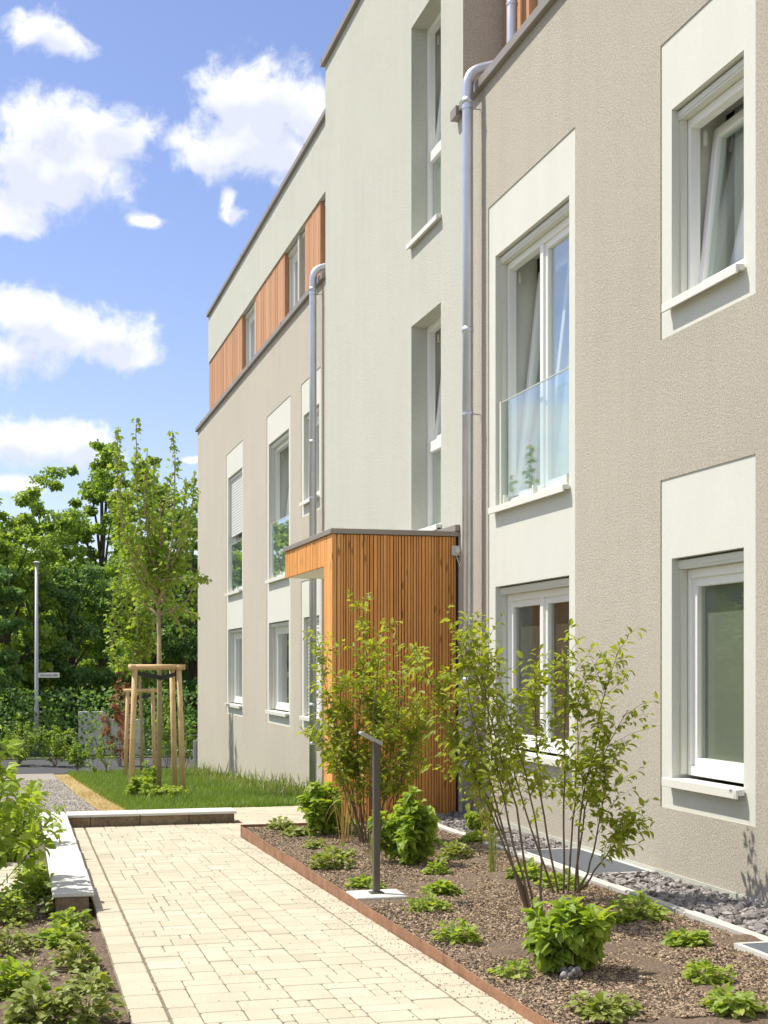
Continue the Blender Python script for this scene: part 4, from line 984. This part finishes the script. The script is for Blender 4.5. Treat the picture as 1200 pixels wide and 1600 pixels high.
wild(145, 1212, 26, 95, 'thin sapling in front of the grey concrete wall', 84, 'leaf_young', 4, ls=.07)
wild(170, 1210, 50, 110, 'straggly yellowish sapling in front of the grey concrete wall', 85, 'leaf_young', 5, ls=.07)
wild(187, 1195, 60, 160, 'copper-leaved shrub behind the stake frames', 86, 'leaf_red', 16, ls=.10)
wild(200, 1205, 30, 90, 'reddish sapling against the concrete wall', 87, 'leaf_red', 6, ls=.08)
wild(262, 1200, 48, 150, 'green sapling seen inside the front stake frame', 88, 'leaf_young', 12, ls=.09)
wild(290, 1198, 36, 80, 'leafy shrub by the far corner of the building', 89, 'leaf_wood', 10, ls=.10)
wild(85, 1196, 80, 70, 'yellow-green shrub by the foot of the street lamp', 90, 'leaf_young', 16, ls=.10)
wild(30, 1194, 70, 75, 'yellow-green shrub left of the street lamp', 91, 'leaf_young', 16, ls=.10)
wild(120, 1204, 44, 50, 'low green shrub left of the concrete wall', 92, 'leaf_wood', 10, ls=.09)

# ------------------------------------------------------------------ street furniture
pl = at(57, 1181, zg); dl = pl.y*cT+pl.x*sT; s = F/dl; zt = EYE+(HZ-880)/s
sl_ = empty('street_lamp', (pl.x, pl.y, zg(pl.y)), 'slim galvanised street lamp post with a street name sign', 'street lamp')
b = MB(); b.tube([(pl.x, pl.y, zg(pl.y)), (pl.x, pl.y, zg(pl.y)+1.2), (pl.x, pl.y, zg(pl.y)+1.25), (pl.x, pl.y, zt)], [.065, .065, .052, .038], 16); b.build('pole', M['galv'], sl_, smooth=True)
b = MB(); b.tube([(pl.x, pl.y, zt), (pl.x, pl.y, zt+.03), (pl.x, pl.y, zt+.05)], [.085, .095, .03], 16); b.build('lamp_head', M['rail'], sl_)
zs = EYE-(1055-HZ)/s; ex = Vector((cT, -sT, 0))
ang = math.atan2(ex.y, ex.x); Ts = Matrix.Translation((pl.x, pl.y-.05, zs)) @ Matrix.Rotation(ang, 4, 'Z')
W_ = 33/s; H_ = 7.6/s
b = MB(); b.bbox(.045, .045+W_, -.008, .008, -H_/2, H_/2, .003, Ts); b.tube([Ts @ Vector((.045, 0, -H_*.0-.0)), Ts @ Vector((.046, 0, 0))], .01, 8)
sg = b.build('street_sign', M['signwhite'], sl_)
cu = bpy.data.curves.new('sign_text', 'FONT'); cu.body = 'Ulmenstraße'; cu.size = .088; cu.align_x = 'CENTER'; cu.align_y = 'CENTER'; cu.extrude = .001
to = bpy.data.objects.new('lettering', cu); C.objects.link(to)
me = bpy.data.meshes.new_from_object(to.evaluated_get(bpy.context.evaluated_depsgraph_get())); bpy.data.objects.remove(to)
me.transform(Matrix.Translation(-Vector(sl_['_o'])) @ Ts @ Matrix.Translation((.045+W_/2, -.0105, 0)) @ Matrix.Rotation(R(90), 4, 'X')); me.materials.clear(); me.materials.append(M['ink'])
lo = bpy.data.objects.new('lettering', me); C.objects.link(lo); lo.parent = sg
def slabwall(px0, px1, ytop, d, label):
    a, c_ = pxd(px0, HZ, d), pxd(px1, HZ, d); zt = EYE+(HZ-ytop)/F*d; an = math.atan2(c_.y-a.y, c_.x-a.x); L = (c_-a).length
    T = Matrix.Translation((a.x, a.y, 0)) @ Matrix.Rotation(an, 4, 'Z'); b = MB(); b.bbox(0, L, 0, .25, -1.0, zt, .01, T)
    b.box(.0, L, -.004, .0, -.42, -.405, T)
    tag(b.build('concrete_wall', M['palewall'], origin=(a.x, a.y, -.9)), label, 'wall')
slabwall(122, 167, 1112, 36.9, 'taller grey concrete wall slab across the road'); slabwall(167.5, 223, 1124, 37.0, 'lower grey concrete wall slab beside the taller one across the road')
slabwall(228, 312, 1172, 37.2, 'long low pale wall across the road, seen beneath the stake frames')
# short grey fence posts at the building corner
for i, (px, lb) in enumerate(((304, 'outer grey timber post at the far building corner'), (309, 'inner grey timber post against the far building corner'))):
    p = pxd(px, HZ, 31.2); b = MB(); b.bbox(p.x-.03, p.x+.03, p.y-.03, p.y+.03, -1.0, EYE-(1157-HZ)/F*31.2, .004)
    tag(b.build('post', M['galv'], origin=(p.x, p.y, -.9)), lb, 'post')

for o in bpy.data.objects:
    if '_o' in o: del o['_o']
scene.render.engine = 'CYCLES'
scene.cycles.max_bounces = 8; scene.cycles.transparent_max_bounces = 12
